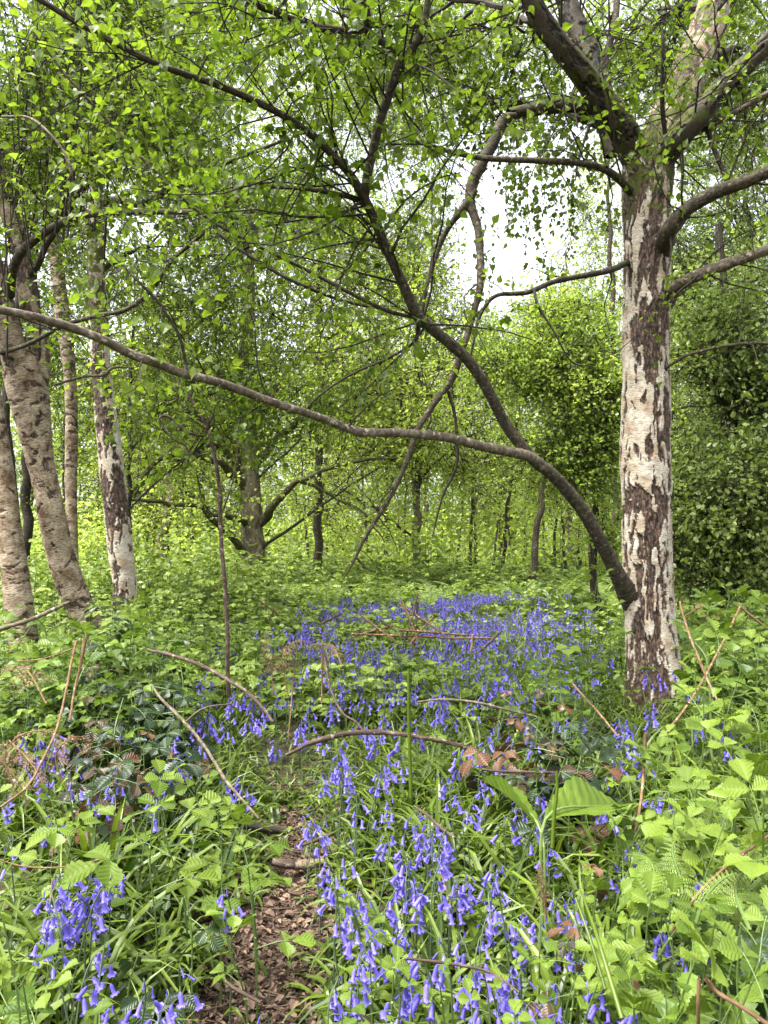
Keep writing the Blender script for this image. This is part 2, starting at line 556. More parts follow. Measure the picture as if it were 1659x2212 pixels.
# ------------------------------------------------------------------ leaf shapes
def leaf_grid(width, ns=2, nl=6, fold=0.15, pleat=0.0, ser=0.0, droop=0.15, peak=0.4, tip=1.0, slant=0.10):
    """a leaf blade of length 1 along +x; rows along, columns across"""
    t = np.linspace(0, 1, nl + 1)
    prof = np.where(t < peak, np.sin(np.pi / 2 * np.clip(t / peak, 0, 1)) ** 0.7, np.cos(np.pi / 2 * np.clip((t - peak) / (1 - peak), 0, 1)) ** (0.9 * tip))
    prof[0], prof[-1] = 0.12, 0.0
    w2 = width / 2 * prof
    s = np.linspace(-1, 1, 2 * ns + 1)
    V = np.zeros((nl + 1, len(s), 3))
    for a_, sv in enumerate(s):
        e = 1.0
        zz = pleat * np.sin(np.arange(nl + 1) * np.pi) if not pleat else pleat * ((np.arange(nl + 1) + 0) % 2 * 2 - 1) * abs(sv) ** 0.5
        x = t + (slant * abs(sv) * prof) - slant * 0.6 * abs(sv) * t ** 2
        if ser and abs(sv) > 0.99:
            e = 1 + ser * ((np.arange(nl + 1) % 2) * 2 - 1)
        V[:, a_, 0] = x
        V[:, a_, 1] = sv * w2 * e
        V[:, a_, 2] = -fold * abs(sv) * w2 * 2 * -1 + zz * (w2 > 0) - droop * t ** 2
    V[-1, :, 0] = 1.0
    n_ = len(s)
    i_ = np.arange(nl)[:, None] * n_ + np.arange(n_ - 1)[None, :]
    F = np.stack([i_, i_ + n_, i_ + n_ + 1, i_ + 1], -1).reshape(-1, 4)
    return V.reshape(-1, 3), F


DIA = (np.array([[0, 0, 0], [0.45, -0.36, 0.05], [1, 0, -0.08], [0.45, 0.36, 0.05]], float), np.array([[0, 1, 2], [0, 2, 3]]))
BIRCH = (np.array([[0, 0, 0], [0.16, -0.30, .02], [0.36, -0.40, .05], [0.62, -0.24, .03], [1, 0, -.12], [0.62, 0.24, .03], [0.36, 0.40, .05], [0.16, 0.30, .02], [0.4, 0, -.02]], float),
         np.array([[8, 0, 1], [8, 1, 2], [8, 2, 3], [8, 3, 4], [8, 4, 5], [8, 5, 6], [8, 6, 7], [8, 7, 0]]))
HEX = (np.array([[0, 0, 0], [0.3, -0.36, .05], [0.72, -0.25, .03], [1, 0, -.08], [0.72, 0.25, .03], [0.3, 0.36, .05]], float), np.array([[0, 1, 2, 3], [0, 3, 4, 5]]))


def leaves(acc, pos, d, nrm, size, shape, tint, mati=0):
    d = norm(d)
    side = norm(np.cross(nrm, d))
    nn = np.cross(d, side)
    V0, F0 = shape
    size = np.broadcast_to(np.asarray(size, float), (len(pos),))
    V = pos[:, None, :] + size[:, None, None] * (V0[None, :, 0:1] * d[:, None, :] + V0[None, :, 1:2] * side[:, None, :] + V0[None, :, 2:3] * nn[:, None, :])
    F = (np.arange(len(pos))[:, None, None] * len(V0) + F0[None]).reshape(-1, F0.shape[1])
    acc.add(V.reshape(-1, 3), F, np.repeat(np.broadcast_to(tint, (len(pos),)), len(V0)), mati)


def rv(n):
    return norm(RNG.normal(size=(n, 3)))


def walk(p0, d0, L, m, wob=0.25, grav=0.0, curl=None):
    """branches that wander: (B,m,3)"""
    B = len(p0)
    L = np.broadcast_to(np.asarray(L, float), (B,))
    out_ = np.zeros((B, m, 3))
    out_[:, 0] = p0
    d = norm(d0)
    st = (L / (m - 1))[:, None]
    for k in range(1, m):
        d = norm(d + wob * RNG.normal(size=(B, 3)) * 0.6 + np.array([0, 0, -grav]))
        out_[:, k] = out_[:, k - 1] + d * st
    return out_


def along(tw, n, lo=0.15, hi=1.0):
    """n random points on each branch: positions, directions, parameter"""
    B, m, _ = tw.shape
    t = RNG.uniform(lo, hi, (B, n)) * (m - 1)
    i_ = np.minimum(t.astype(int), m - 2)
    f = (t - i_)[..., None]
    b = np.arange(B)[:, None]
    p = tw[b, i_] * (1 - f) + tw[b, i_ + 1] * f
    d = norm(tw[b, i_ + 1] - tw[b, i_])
    return p.reshape(-1, 3), d.reshape(-1, 3), (t / (m - 1)).ravel()


def spray(acc, tw, n, size, shape, droop=0.3, mati=0, up=0.8, tint=(0.0, 1.0), jit=0.02, keep=None):
    """leaves all along thin twigs"""
    p, d, _ = along(tw, n)
    k = len(p)
    if keep is not None:
        sel = keep(p)
        p, d = p[sel], d[sel]
        k = len(p)
    ld = norm(0.5 * d + 0.9 * rv(k) + np.array([0, 0, -droop]))
    nr = norm(np.array([0, 0, up]) + rv(k) * 0.75)
    cl_ = np.clip((noise3(p * (0.10 / size) * 0.8, 17) - 0.25) * 1.5, 0, 1)
    leaves(acc, p + rv(k) * jit, ld, nr, size * RNG.uniform(0.45, 1.3, k), shape, np.clip(0.62 * cl_ + 0.42 * RNG.uniform(0, 1, k) - 0.02, 0, 1), mati)


def branch_off(pts, R, n, Lr, ang=0.9, m=6, grav=0.0, wob=0.3, r0=0.3, lo=0.1, up=0.0):
    """n side shoots from one limb"""
    tw = np.asarray(pts)[None]
    p, d, t = along(tw, n, lo, 1.0)
    d0 = norm(d * (1.25 - ang) + rv(n) * ang + np.array([0, 0, up]))
    L = RNG.uniform(Lr[0], Lr[1], n)
    br = walk(p, d0, L, m, wob, grav)
    rr = np.interp(t, np.linspace(0, 1, len(R)), R) * r0
    rr = np.clip(rr, 0.0016, 0.007 if R.max() < 0.12 else 0.012)
    RR = rr[:, None] * np.linspace(1, 0.35, m)[None]
    return br, RR


def sub(tw, n, Lr, m=4, grav=0.05, wob=0.3, r=0.0015, ang=0.8, up=0.0, lo=0.15):
    p, d, t = along(tw, n, lo)
    k = len(p)
    d0 = norm(d * (1.2 - ang) + rv(k) * ang + np.array([0, 0, up]))
    br = walk(p, d0, RNG.uniform(Lr[0], Lr[1], k), m, wob, grav)
    return br, np.full((k, m), r) * np.linspace(1.2, 0.6, m)[None]


def px_path(rows, per=5):
    """rows of (x, y, distance, width in picture pixels) -> points and radii"""
    rows = np.asarray(rows, float)
    s = smooth_path(rows, per)
    pts = np.array([P(*r[:3]) for r in s])
    R = np.array([px_m(r[3], *r[:3]) / 2 for r in s])
    return pts, np.maximum(R, 0.0012)


def wobble(pts, amp, seed):
    L = np.concatenate([[0], np.cumsum(np.linalg.norm(np.diff(pts, axis=0), axis=1))])
    o = np.stack([noise3(np.stack([L * 3.3, L * 0 + k * 7.7, L * 0], -1), seed) - 0.5 for k in range(3)], -1)
    return pts + o * amp * 2


def birch_tube(rows, name, matname, parent, mm=0.0045, bias=0.0, az=0.0, lo=0.0, hi=0.0, seed=1, extra=None, diamond=(13, 3.2), depth=0.007, ext_down=0.25, kmax=260, thr=0.522, wide=1.0):
    """a birch trunk with papery plates standing proud of dark fissures"""
    pts, R = px_path(rows, 8)
    R = R * wide
    if ext_down:
        d = norm(pts[0] - pts[1])
        z0 = float(gz(pts[0][0], pts[0][1]))
        pts = np.vstack([[pts[0] + d * (pts[0][2] - z0 + ext_down)], pts])
        R = np.concatenate([[R[0] * 1.18], R])
    L = np.concatenate([[0], np.cumsum(np.linalg.norm(np.diff(pts, axis=0), axis=1))])
    m = int(L[-1] / mm)
    t = np.linspace(0, L[-1], m)
    pts = np.stack([np.interp(t, L, pts[:, k]) for k in range(3)], -1)
    R = np.interp(t, L, R)
    ker = np.ones(41) / 41
    if m > 160:
        pad = lambda q: np.concatenate([q[:1].repeat(20), q, q[-1:].repeat(20)])
        pts = np.stack([np.convolve(pad(pts[:, k]), ker, 'valid') for k in range(3)], -1)
        R = np.convolve(pad(R), ker, 'valid')
    k = int(min(kmax, 2 * np.pi * R.mean() / mm))
    T = norm(np.gradient(pts, axis=0))
    A = norm(np.cross(T, [0, 1.0, 0.0]))       # sideways
    A = np.where((A[:, :1] < 0), -A, A)
    Bv = norm(np.cross(A, T))
    ang = np.arange(k) * 2 * np.pi / k
    if Bv[0, 1] > 0: Bv = -Bv                    # ang = 90 deg looks towards the camera
    ca, sa = np.cos(ang)[None, :], np.sin(ang)[None, :]
    rm = R.mean()
    cyl = np.stack([ca * rm * np.ones((m, 1)), sa * rm * np.ones((m, 1)), t[:, None] * np.ones((1, k))], -1)
    warp = (fbm(cyl * 9, 2, seed + 40)[..., None] - 0.5) * np.array([0.05, 0.05, 0.16])
    q = (cyl + warp) * np.array([diamond[0], diamond[0], diamond[1]])
    f = fbm(q, 4, seed, 0.55)
    fine = fbm(cyl * np.array([70, 70, 22]), 3, seed + 5, 0.6)
    f = f + 0.10 * (fine - 0.5) + bias * (np.cos(ang - rad(90) - az)[None, :] - 0.45)
    hgt = pts[:, 2][:, None]
    f = f + lo * np.clip(1 - hgt / 0.9, 0, 1) + hi * np.clip((hgt - 2.3) / 1.0, 0, 1)
    if extra is not None: f = f + extra(cyl, hgt, ang[None, :])
    f = f + 0.075 * (fbm(cyl * np.array([48, 48, 15]), 3, seed + 21, 0.65) - 0.5) * 2
    mask = np.clip((f - thr) / 0.02, 0, 1)
    lip = np.exp(-((f - thr + 0.006) / 0.012) ** 2)
    disp = -depth * mask + 0.0022 * lip + mask * (fine - 0.5) * depth * 2.2 + (fbm(cyl * 14, 3, seed + 8) - 0.5) * 0.010 * (rm / 0.12)
    disp = disp + (fbm(cyl * np.array([5, 5, 2.0]), 2, seed + 12) - 0.5) * 0.03 * (rm / 0.12)
    rr = R[:, None] + disp
    V = pts[:, None, :] + (ca[..., None] * A[:, None, :] + sa[..., None] * Bv[:, None, :]) * rr[..., None]
    i = np.arange(m - 1)[:, None] * k
    j = np.arange(k)[None, :]
    j2 = (j + 1) % k
    F = np.stack(np.broadcast_arrays(i + j, i + j2, i + k + j2, i + k + j), -1).reshape(-1, 4)
    ac = Acc().add(V.reshape(-1, 3), F, mask.ravel(), 0, cyl.reshape(-1, 3))
    o = ac.build(name, M[matname], smooth=True)
    return place(o, parent) if parent else o, pts, R


def px_limb(rows, name, matname, parent, k=12, rough=0.07, knots=0.25, seed=1, wob=0.012, per=7):
    pts, R = px_path(rows, per)
    R = R * 0.86
    pts = wobble(pts, wob, seed)
    V, F, B = limb(pts, R, k, rough, seed, knots)
    o = Acc().add(V, F, 0.5, 0, B).build(name, M[matname], smooth=True)
    if parent: place(o, parent)
    return o, pts, R


# ------------------------------------------------------------------ the big birch on the right
Z0 = 4.6
b0 = P(1415, 1530, Z0)
birch = empty('birch_tree', (b0[0], b0[1], 0))
tag(birch, 'big white birch with dark fissured trunk and mossy fork, standing on the right', 'tree')
trunk_rows = [(1414, 1500, Z0, 132), (1409, 1440, Z0, 117), (1404, 1380, Z0, 107), (1401, 1280, Z0, 103), (1398, 1150, Z0, 101), (1396, 1000, Z0, 102),
              (1397, 850, Z0, 98), (1396, 700, Z0, 98), (1397, 560, Z0, 100), (1398, 440, Z0, 102), (1401, 370, Z0, 108), (1404, 320, Z0, 104), (1404, 285, Z0, 60)]


def band(cyl, h, ang):
    # a wandering dark band up the side that faces the path, broken by pale stretches
    c = rad(90) + 0.35 * np.sin(h * 2.1 + 0.6) - 0.12
    e = 0.085 * np.exp(-((ang - c) / 0.62) ** 2) * (0.55 + 0.9 * noise3(np.stack([h * 2.4, h * 0, h * 0], -1), 77))
    pale = 0.07 * np.exp(-((h - 0.72) / 0.10) ** 2) + 0.045 * np.exp(-((h - 1.52) / 0.09) ** 2)
    up = 0.05 * np.clip((h - 2.0) / 0.6, 0, 1)
    return e - pale - 0.012 + up + 0.13 * np.exp(-(h / 0.50) ** 2)


trunk, tp, tr = birch_tube(trunk_rows, 'trunk', 'birch', birch, mm=0.0042, lo=0.0, hi=0.03, seed=21, extra=band, diamond=(27, 6.5), depth=0.010, thr=0.500)
BL = {}
for i_, (key, mt, rows) in enumerate([
    ('l1', 'rugged', [(1396, 430, 4.74, 40), (1375, 345, 4.60, 66), (1340, 272, 4.45, 66), (1312, 232, 4.4, 62), (1252, 150, 4.25, 52), (1180, 62, 4.1, 50), (1135, -25, 4.0, 46), (1090, -110, 3.9, 42)]),
    ('l1b', 'rugged', [(1318, 262, 4.6, 44), (1296, 190, 4.65, 52), (1265, 100, 4.7, 50), (1230, 20, 4.75, 48), (1195, -90, 4.8, 44)]),
    ('l1c', 'limb', [(1296, 190, 4.7, 18), (1312, 110, 4.8, 18), (1328, 40, 4.9, 17), (1338, -60, 5.0, 15)]),
    ('stub', 'rugged', [(1330, 330, 4.65, 50), (1305, 262, 4.65, 46), (1262, 228, 4.65, 38), (1200, 229, 4.62, 35), (1150, 237, 4.6, 31), (1098, 246, 4.58, 26)]),
    ('hang', 'limb', [(1112, 250, 4.56, 16), (1085, 262, 4.55, 30), (1060, 312, 4.52, 30), (1034, 365, 4.5, 30), (1018, 430, 4.5, 26), (1030, 500, 4.5, 20), (1035, 600, 4.45, 19), (1025, 660, 4.45, 17), (1005, 735, 4.4, 17), (978, 815, 4.4, 20), (940, 872, 4.35, 17), (905, 930, 4.3, 15), (882, 1000, 4.3, 13), (832, 1090, 4.25, 12), (792, 1160, 4.2, 10), (768, 1208, 4.2, 8), (740, 1252, 4.2, 3)]),
    ('hang2', 'limb', [(1022, 410, 4.5, 18), (1006, 440, 4.5, 22), (975, 482, 4.55, 15), (948, 535, 4.6, 14), (920, 620, 4.6, 12), (897, 740, 4.65, 9), (895, 770, 4.65, 6)]),
    ('hang3', 'limb_dark', [(966, 845, 4.4, 9), (984, 905, 4.4, 8), (990, 970, 4.42, 8), (986, 1012, 4.42, 7), (960, 1062, 4.45, 6), (944, 1110, 4.45, 5), (930, 1162, 4.45, 2)]),
    ('hang4', 'limb_dark', [(770, 1205, 4.2, 6), (784, 1222, 4.2, 5), (797, 1232, 4.2, 2)]),
    ('r1', 'birch', [(1410, 350, 4.65, 60), (1428, 300, 4.7, 86), (1458, 225, 4.8, 90), (1500, 130, 4.9, 84), (1532, 50, 5.0, 76), (1550, -40, 5.1, 70), (1560, -130, 5.2, 66)]),
    ('r2', 'rugged', [(1404, 430, 4.74, 40), (1426, 350, 4.58, 60), (1462, 300, 4.4, 56), (1510, 248, 4.35, 50), (1580, 168, 4.3, 48), (1660, 92, 4.2, 46), (1740, 20, 4.1, 44)]),
    ('r3', 'limb_pale', [(1446, 335, 4.5, 16), (1475, 300, 4.45, 19), (1530, 268, 4.4, 18), (1600, 234, 4.3, 16), (1690, 190, 4.2, 15)]),
    ('r4', 'limb', [(1398, 620, 4.68, 40), (1416, 572, 4.60, 56), (1430, 527, 4.48, 48), (1444, 500, 4.3, 42), (1482, 455, 4.2, 36), (1550, 415, 4.1, 34), (1620, 390, 4.0, 32), (1720, 350, 3.9, 30)]),
    ('r5', 'limb_pale', [(1408, 690, 4.68, 30), (1432, 658, 4.60, 44), (1450, 634, 4.52, 36), (1472, 610, 4.4, 32), (1530, 585, 4.3, 30), (1600, 560, 4.2, 27), (1720, 515, 4.1, 24)]),
    ('r6', 'limb', [(1430, 805, 4.5, 8), (1455, 785, 4.45, 8), (1500, 761, 4.4, 8), (1600, 742, 4.3, 7.5), (1720, 746, 4.2, 7)]),
    ('l2', 'limb', [(1375, 428, 4.6, 18), (1345, 397, 4.47, 20), (1300, 365, 4.3, 18), (1240, 351, 4.2, 16), (1150, 346, 4.1, 15), (1040, 340, 4.0, 14), (960, 326, 3.9, 12), (890, 300, 3.8, 8)]),
    ('l3', 'limb_dark', [(1375, 556, 4.6, 16), (1348, 570, 4.5, 16), (1305, 586, 4.3, 15), (1200, 606, 4.2, 13), (1140, 630, 4.15, 13), (1080, 636, 4.1, 10), (1050, 662, 4.1, 9), (1028, 705, 4.1, 8), (1015, 770, 4.1, 5)]),
    ('l3b', 'limb_dark', [(1150, 628, 4.15, 8), (1160, 665, 4.1, 7), (1195, 720, 4.1, 5), (1230, 780, 4.1, 4), (1275, 790, 4.1, 3)]),
    ('tw1', 'limb_dark', [(1440, 290, 4.3, 12), (1428, 200, 4.2, 11), (1430, 100, 4.1, 9), (1428, 60, 4.1, 6)]),
    ('tw2', 'limb_dark', [(1530, 275, 4.4, 14), (1545, 330, 4.35, 11), (1566, 390, 4.3, 10), (1568, 450, 4.3, 6)]),
    ('tw3', 'limb', [(1280, 260, 4.4, 8), (1262, 310, 4.4, 7), (1250, 350, 4.3, 6), (1244, 390, 4.3, 3)]),
]):
    if mt in ('birch', 'rugged'):
        o, p_, r_ = birch_tube(rows, 'branch', 'upper' if mt == 'birch' else 'rugged', birch, mm=0.006, seed=33 + i_, ext_down=0, diamond=(20, 6), thr=0.50 if mt == 'birch' else 0.53, depth=0.010, wide=0.94)
    else:
        o, p_, r_ = px_limb(rows, 'branch', mt, birch, k=20 if rows[1][3] > 30 else 9, rough=0.09 if rows[1][3] > 30 else 0.06, seed=i_ + 3, per=10 if rows[1][3] > 30 else 7)
    BL[key] = (p_, r_)
lean_rows = [(1416, 1372, 4.76, 60), (1396, 1338, 4.70, 80), (1362, 1290, 4.60, 62), (1342, 1256, 4.50, 47), (1320, 1212, 4.42, 42), (1285, 1140, 4.3, 40), (1240, 1080, 4.2, 39), (1192, 1025, 4.1, 37), (1152, 992, 4.05, 36), (1105, 928, 4.0, 33), (1055, 845, 3.9, 33), (1000, 765, 3.8, 33), (930, 705, 3.7, 33), (898, 672, 3.65, 32), (850, 560, 3.5, 29), (815, 475, 3.4, 28), (788, 425, 3.3, 28), (745, 362, 3.2, 24), (650, 272, 3.0, 21), (505, 197, 2.8, 20), (330, 130, 2.6, 18), (180, 58, 2.5, 17), (60, -20, 2.4, 16)]
lean_rows = [(a_, b_, c__, d_ * (0.84 if i_ > 3 else 0.95)) for i_, (a_, b_, c__, d_) in enumerate(lean_rows)]
o, p_, r_ = px_limb(lean_rows, 'leaning_stem', 'limb', birch, k=22, rough=0.07, seed=50, per=12)
BL['lean'] = (p_, r_)
for key, rows in [('forkA', [(1165, 1003, 4.06, 22), (1130, 985, 4.0, 27), (1040, 966, 3.85, 24), (960, 946, 3.7, 23), (870, 935, 3.5, 22), (780, 930, 3.35, 21), (700, 906, 3.2, 20), (620, 880, 3.0, 20), (540, 850, 2.85, 21), (470, 828, 2.7, 22), (400, 812, 2.55, 23), (340, 790, 2.45, 24), (280, 770, 2.35, 23), (210, 732, 2.25, 22), (130, 700, 2.15, 22), (50, 680, 2.05, 21), (-60, 660, 1.95, 20)]),
                  ('B2', [(790, 432, 3.3, 26), (802, 360, 3.25, 23), (822, 270, 3.2, 22), (848, 190, 3.15, 22), (870, 128, 3.1, 22), (905, 85, 3.05, 18), (925, 30, 3.0, 16), (932, -60, 2.95, 14)]),
                  ('B2b', [(872, 122, 3.1, 20), (830, 95, 3.1, 20), (797, 72, 3.1, 20), (793, 30, 3.05, 19), (780, -60, 3.0, 18)]),
                  ('B2c', [(800, 72, 3.1, 14), (740, 68, 3.05, 16), (650, 45, 3.0, 16), (570, 14, 2.9, 15), (490, -20, 2.85, 14)]),
                  ('B3', [(788, 440, 3.32, 12), (760, 426, 3.3, 13), (700, 416, 3.3, 11), (640, 410, 3.3, 11), (588, 404, 3.3, 10)]),
                  ('B4', [(890, 685, 3.68, 9), (840, 672, 3.65, 10), (760, 632, 3.6, 10), (650, 575, 3.55, 9), (560, 532, 3.5, 9), (475, 486, 3.45, 8), (390, 420, 3.4, 8), (300, 330, 3.35, 8), (215, 240, 3.3, 7), (130, 150, 3.25, 6), (70, 70, 3.2, 5)]),
                  ('B5', [(898, 690, 3.7, 8), (892, 735, 3.8, 8), (850, 765, 3.9, 7), (780, 800, 4.0, 6), (700, 850, 4.1, 5), (660, 888, 4.15, 4)]),
                  ('A2', [(405, 808, 2.55, 10), (402, 780, 2.55, 9), (385, 728, 2.5, 8), (340, 665, 2.45, 7), (300, 622, 2.4, 7), (262, 580, 2.4, 6), (235, 550, 2.4, 4)])]:
    o, p_, r_ = px_limb(rows, 'branch', 'limb' if key != 'forkA' else 'limb_pale', birch, k=16, rough=0.08, seed=len(key) + int(rows[0][0]), per=9, knots=0.5)
    BL[key] = (p_, r_)

# twigs and leaves of the big birch
cr = Acc()
def dress(key, n, Lr, leaf=0.042, nl=9, m=6, grav=0.06, lo=0.15, n2=2, r0=0.3, up=0.1, acc=None, lmat=1, ang=0.85):
    acc = acc or cr
    pts, R = BL[key] if isinstance(key, str) else key
    br, RR = branch_off(pts, R, n, Lr, ang, m, grav, 0.28, r0, lo, up)
    V, F, B = tubes(br, RR, 4)
    acc.add(V, F, 0.5, 0, B)
    s2, r2 = sub(br, n2, (Lr[0] * 0.35, Lr[1] * 0.5), 4, grav, r=0.0012)
    V, F, B = tubes(s2, r2, 3)
    acc.add(V, F, 0.5, 0, B)
    spray(acc, s2, nl, leaf, BIRCH, 0.35, lmat)
    spray(acc, br, nl, leaf, BIRCH, 0.35, lmat)

dress('lean', 58, (0.4, 1.1), lo=0.55)
dress('B2', 28, (0.35, 0.9), lo=0.1)
dress('B2b', 20, (0.35, 0.9))
dress('B2c', 40, (0.3, 0.9))
dress('B3', 4, (0.3, 0.6))
dress('B4', 34, (0.35, 0.8), lo=0.2, nl=8)
dress('B5', 8, (0.2, 0.5), nl=3)
dress('A2', 8, (0.2, 0.5), nl=4)
dress('forkA', 5, (0.15, 0.45), nl=2, lo=0.3)
dress('l2', 16, (0.3, 0.8), nl=6)
dress('l3', 10, (0.2, 0.5), nl=3)
dress('l3b', 5, (0.15, 0.35), nl=2)
dress('hang', 14, (0.1, 0.4), nl=1, lo=0.35)
dress('stub', 8, (0.4, 1.0), nl=6, grav=0.3)
for q in ('r3', 'r4', 'r5', 'r6', 'r2', 'tw1', 'tw2', 'tw3'):
    dress(q, 9, (0.3, 0.9), nl=4)
for q in ('l1', 'l1b', 'l1c', 'r1'):
    dress(q, 18, (0.5, 1.4), nl=9, leaf=0.045)

# far leaves of its crown, above and behind the fork
def quad_bez(p0, p2, m, lift=0.12, jit=0.12):
    B = len(p0)
    Ld = np.linalg.norm(p2 - p0, axis=1)[:, None]
    mid = (p0 + p2) / 2 + rv(B) * Ld * jit + np.array([0, 0, 1.0]) * Ld * lift
    t = np.linspace(0, 1, m)[None, :, None]
    q = (1 - t) ** 2 * p0[:, None] + 2 * t * (1 - t) * mid[:, None] + t ** 2 * p2[:, None]
    w_ = RNG.normal(size=q.shape) * (Ld * (0.007 if m >= 12 else 0.024))[:, None]
    w_[:, 0] = 0
    return q + w_


def crown(acc, tp, tR, blobs, leaf=0.05, shape=DIA, nl=7, ntw=7, gap=0.40, gs=0.8, droop=0.25, twl=0.55, tr=0.003, lim=1.0, lm=1, tm=0, up=0.8, bush=0.55, twm=0.0, gseed=4):
    """blobs: (x, y, distance, radius x, radius y in picture pixels, clumps)"""
    for (bx, by, bY, rx, ry, nc) in blobs:
        c = P(bx, by, bY)
        rX, rZ = px_m(rx, bx, by, bY), px_m(ry, bx, by, bY)
        rY = (rX + rZ) * 0.42
        n = int(nc * 2.2)
        u = rv(n) * RNG.uniform(0, 1, (n, 1)) ** (1 / 2.3)
        cl = c + u * np.array([rX, rY, rZ])
        cl = cl + RNG.normal(size=cl.shape) * np.array([rX, rY, rZ]) * 0.13
        keep = 0.75 * noise3(cl * gs, gseed) + 0.25 * noise3(cl * gs * 2.7, gseed + 3) > gap
        cl = cl[keep][:nc]
        cl = cl[cl[:, 2] > 0.5]
        if not len(cl): continue
        # the limb that carries this part of the crown
        hd = np.linalg.norm(tp[:, :2] - c[:2], axis=1)
        sc_ = np.abs(tp[:, 2] - (c[2] - 0.55 * hd))
        j = int(np.argmin(sc_))
        main = quad_bez(tp[j][None], (c + np.array([0, 0, rZ * 0.25]))[None], 12, 0.10, 0.06)
        mr = np.linspace(max(tR[j] * 0.34, 0.016), 0.010, 12)[None] * lim
        V, F, B = tubes(main, mr, 7)
        acc.add(V, F, 0.5, tm, B)
        ns = max(3, len(cl) // 10)
        e = cl[RNG.integers(0, len(cl), ns)]
        tt = RNG.uniform(0.25, 0.9, ns) * 11
        st = main[0][tt.astype(int)]
        sec = quad_bez(st, e, 9, 0.06, 0.16)
        V, F, B = tubes(sec, np.linspace(1, 0.3, 9)[None] * np.full((ns, 1), max(0.012, mr.mean() * 0.4)), 5)
        acc.add(V, F, 0.5, tm, B)
        # clump branches from the nearest point of a secondary
        sp = sec[:, 2:].reshape(-1, 3)
        dd = ((cl[:, None] - sp[None]) ** 2).sum(-1) + 0.02 * RNG.normal(size=(len(cl), len(sp)))
        st = sp[dd.argmin(1)]
        tb = quad_bez(st, cl, 7, 0.05, 0.16)
        V, F, B = tubes(tb, np.linspace(1, 0.4, 7)[None] * np.full((len(cl), 1), tr * 2.2), 4)
        acc.add(V, F, 0.5, tm, B)
        tw, rr = sub(tb, ntw, (twl * 0.5, twl * 1.3), 4, 0.10 * droop, 0.35, tr * 0.7, 0.95, 0.05, lo=bush)
        V, F, B = tubes(tw, rr, 3)
        acc.add(V, F, 0.5, tm, B)
        spray(acc, tw, nl, leaf, shape, droop, lm, up, jit=leaf * 0.6)


crown(cr, BL['l1'][0], BL['l1'][1], [(1080, 120, 5.4, 190, 190, 60), (1010, 250, 5.4, 120, 130, 20), (850, 40, 5.0, 220, 180, 60)], 0.045, BIRCH, nl=7, ntw=7, twl=0.4, tr=0.0022, gap=0.42, gs=1.6)
crown(cr, BL['r1'][0], BL['r1'][1], [(1420, 60, 5.8, 170, 150, 50), (1600, 150, 5.8, 130, 200, 60)], 0.045, BIRCH, nl=7, ntw=7, twl=0.4, tr=0.0022, gap=0.42, gs=1.6)
# weeping sprays of small leaves hanging in the gap of sky
for (bx, by, bY, n) in [(1190, 250, 5.2, 9), (1140, 280, 5.2, 9), (1240, 240, 5.1, 7), (1100, 380, 5.3, 8), (1060, 470, 5.3, 5), (1180, 330, 5.2, 6)]:
    c = P(bx, by, bY)
    st = c + RNG.normal(size=(n, 3)) * np.array([0.16, 0.2, 0.12])
    wv = walk(st, rv(n) * 0.3 + np.array([0, 0, -1.0]), RNG.uniform(0.4, 0.8, n), 7, 0.12, 0.5)
    V, F, B = tubes(wv, np.full((n, 7), 0.0012), 3)
    cr.add(V, F, 0.5, 0, B)
    spray(cr, wv, 24, 0.040, BIRCH, 0.7, 1)
place(cr.build('crown', [M['twig'], M['birch_leaf']]), birch)

def tree(name, label, cat, x, Y, group=None):
    p = P(x, 1195, Y)
    e = empty(name, (p[0], Y, float(gz(p[0], Y))))
    return tag(e, label, cat, group)


def finish(acc, parent, m1, m2, extra=()):
    if not acc.V: return None
    return place(acc.build('crown', [M[m1], M[m2], *[M[e] for e in extra]]), parent)


# ------------------------------------------------------------------ birches on the left
t = tree('birch_tree', 'pale smooth birch stem at the picture edge, leaning slightly, thick bramble at its foot', 'tree', 58, 5.0)
o, pA, rA = birch_tube([(55, 1430, 5.0, 80), (46, 1350, 5.0, 72), (36, 1270, 5.0, 70), (26, 1180, 5.0, 64), (14, 1080, 5.0, 56), (2, 980, 5.0, 48), (-14, 870, 5.0, 44), (-40, 700, 5.0, 42), (-80, 450, 5.0, 40)], 'trunk', 'birch_warm', t, mm=0.006, hi=-0.02, wide=0.80, seed=61, lo=0.03, diamond=(14, 38), depth=0.005, thr=0.605)
c_ = Acc(); crown(c_, pA, rA, [(-100, 350, 5.5, 150, 300, 30)], 0.045, nl=6); finish(c_, t, 'twig', 'birch_leaf')

t = tree('birch_tree', 'thick curved tan birch forking in two, with knots and peeling bark', 'tree', 205, 5.4)
treeB = t
o, pB, rB = birch_tube([(206, 1400, 5.4, 84), (190, 1350, 5.4, 76), (163, 1290, 5.38, 74), (142, 1235, 5.36, 72), (126, 1180, 5.34, 68), (112, 1110, 5.3, 65), (100, 1050, 5.3, 65), (88, 995, 5.3, 68), (74, 925, 5.3, 84), (62, 860, 5.3, 98), (50, 800, 5.3, 100), (42, 760, 5.3, 80)], 'trunk', 'birch_warm', t, mm=0.006, wide=0.82, seed=71, hi=0.0, diamond=(13, 26), depth=0.007, thr=0.60, lo=0.02)
o, pB1, rB1 = birch_tube([(76, 880, 5.3, 40), (88, 800, 5.32, 46), (84, 740, 5.35, 48), (68, 686, 5.38, 50), (60, 627, 5.4, 48), (50, 560, 5.4, 48), (34, 500, 5.4, 48), (16, 448, 5.4, 44), (0, 380, 5.4, 40), (-30, 260, 5.4, 38)], 'branch', 'birch_warm', t, mm=0.007, wide=0.86, seed=73, hi=0.05, ext_down=0, diamond=(14, 8), thr=0.56)
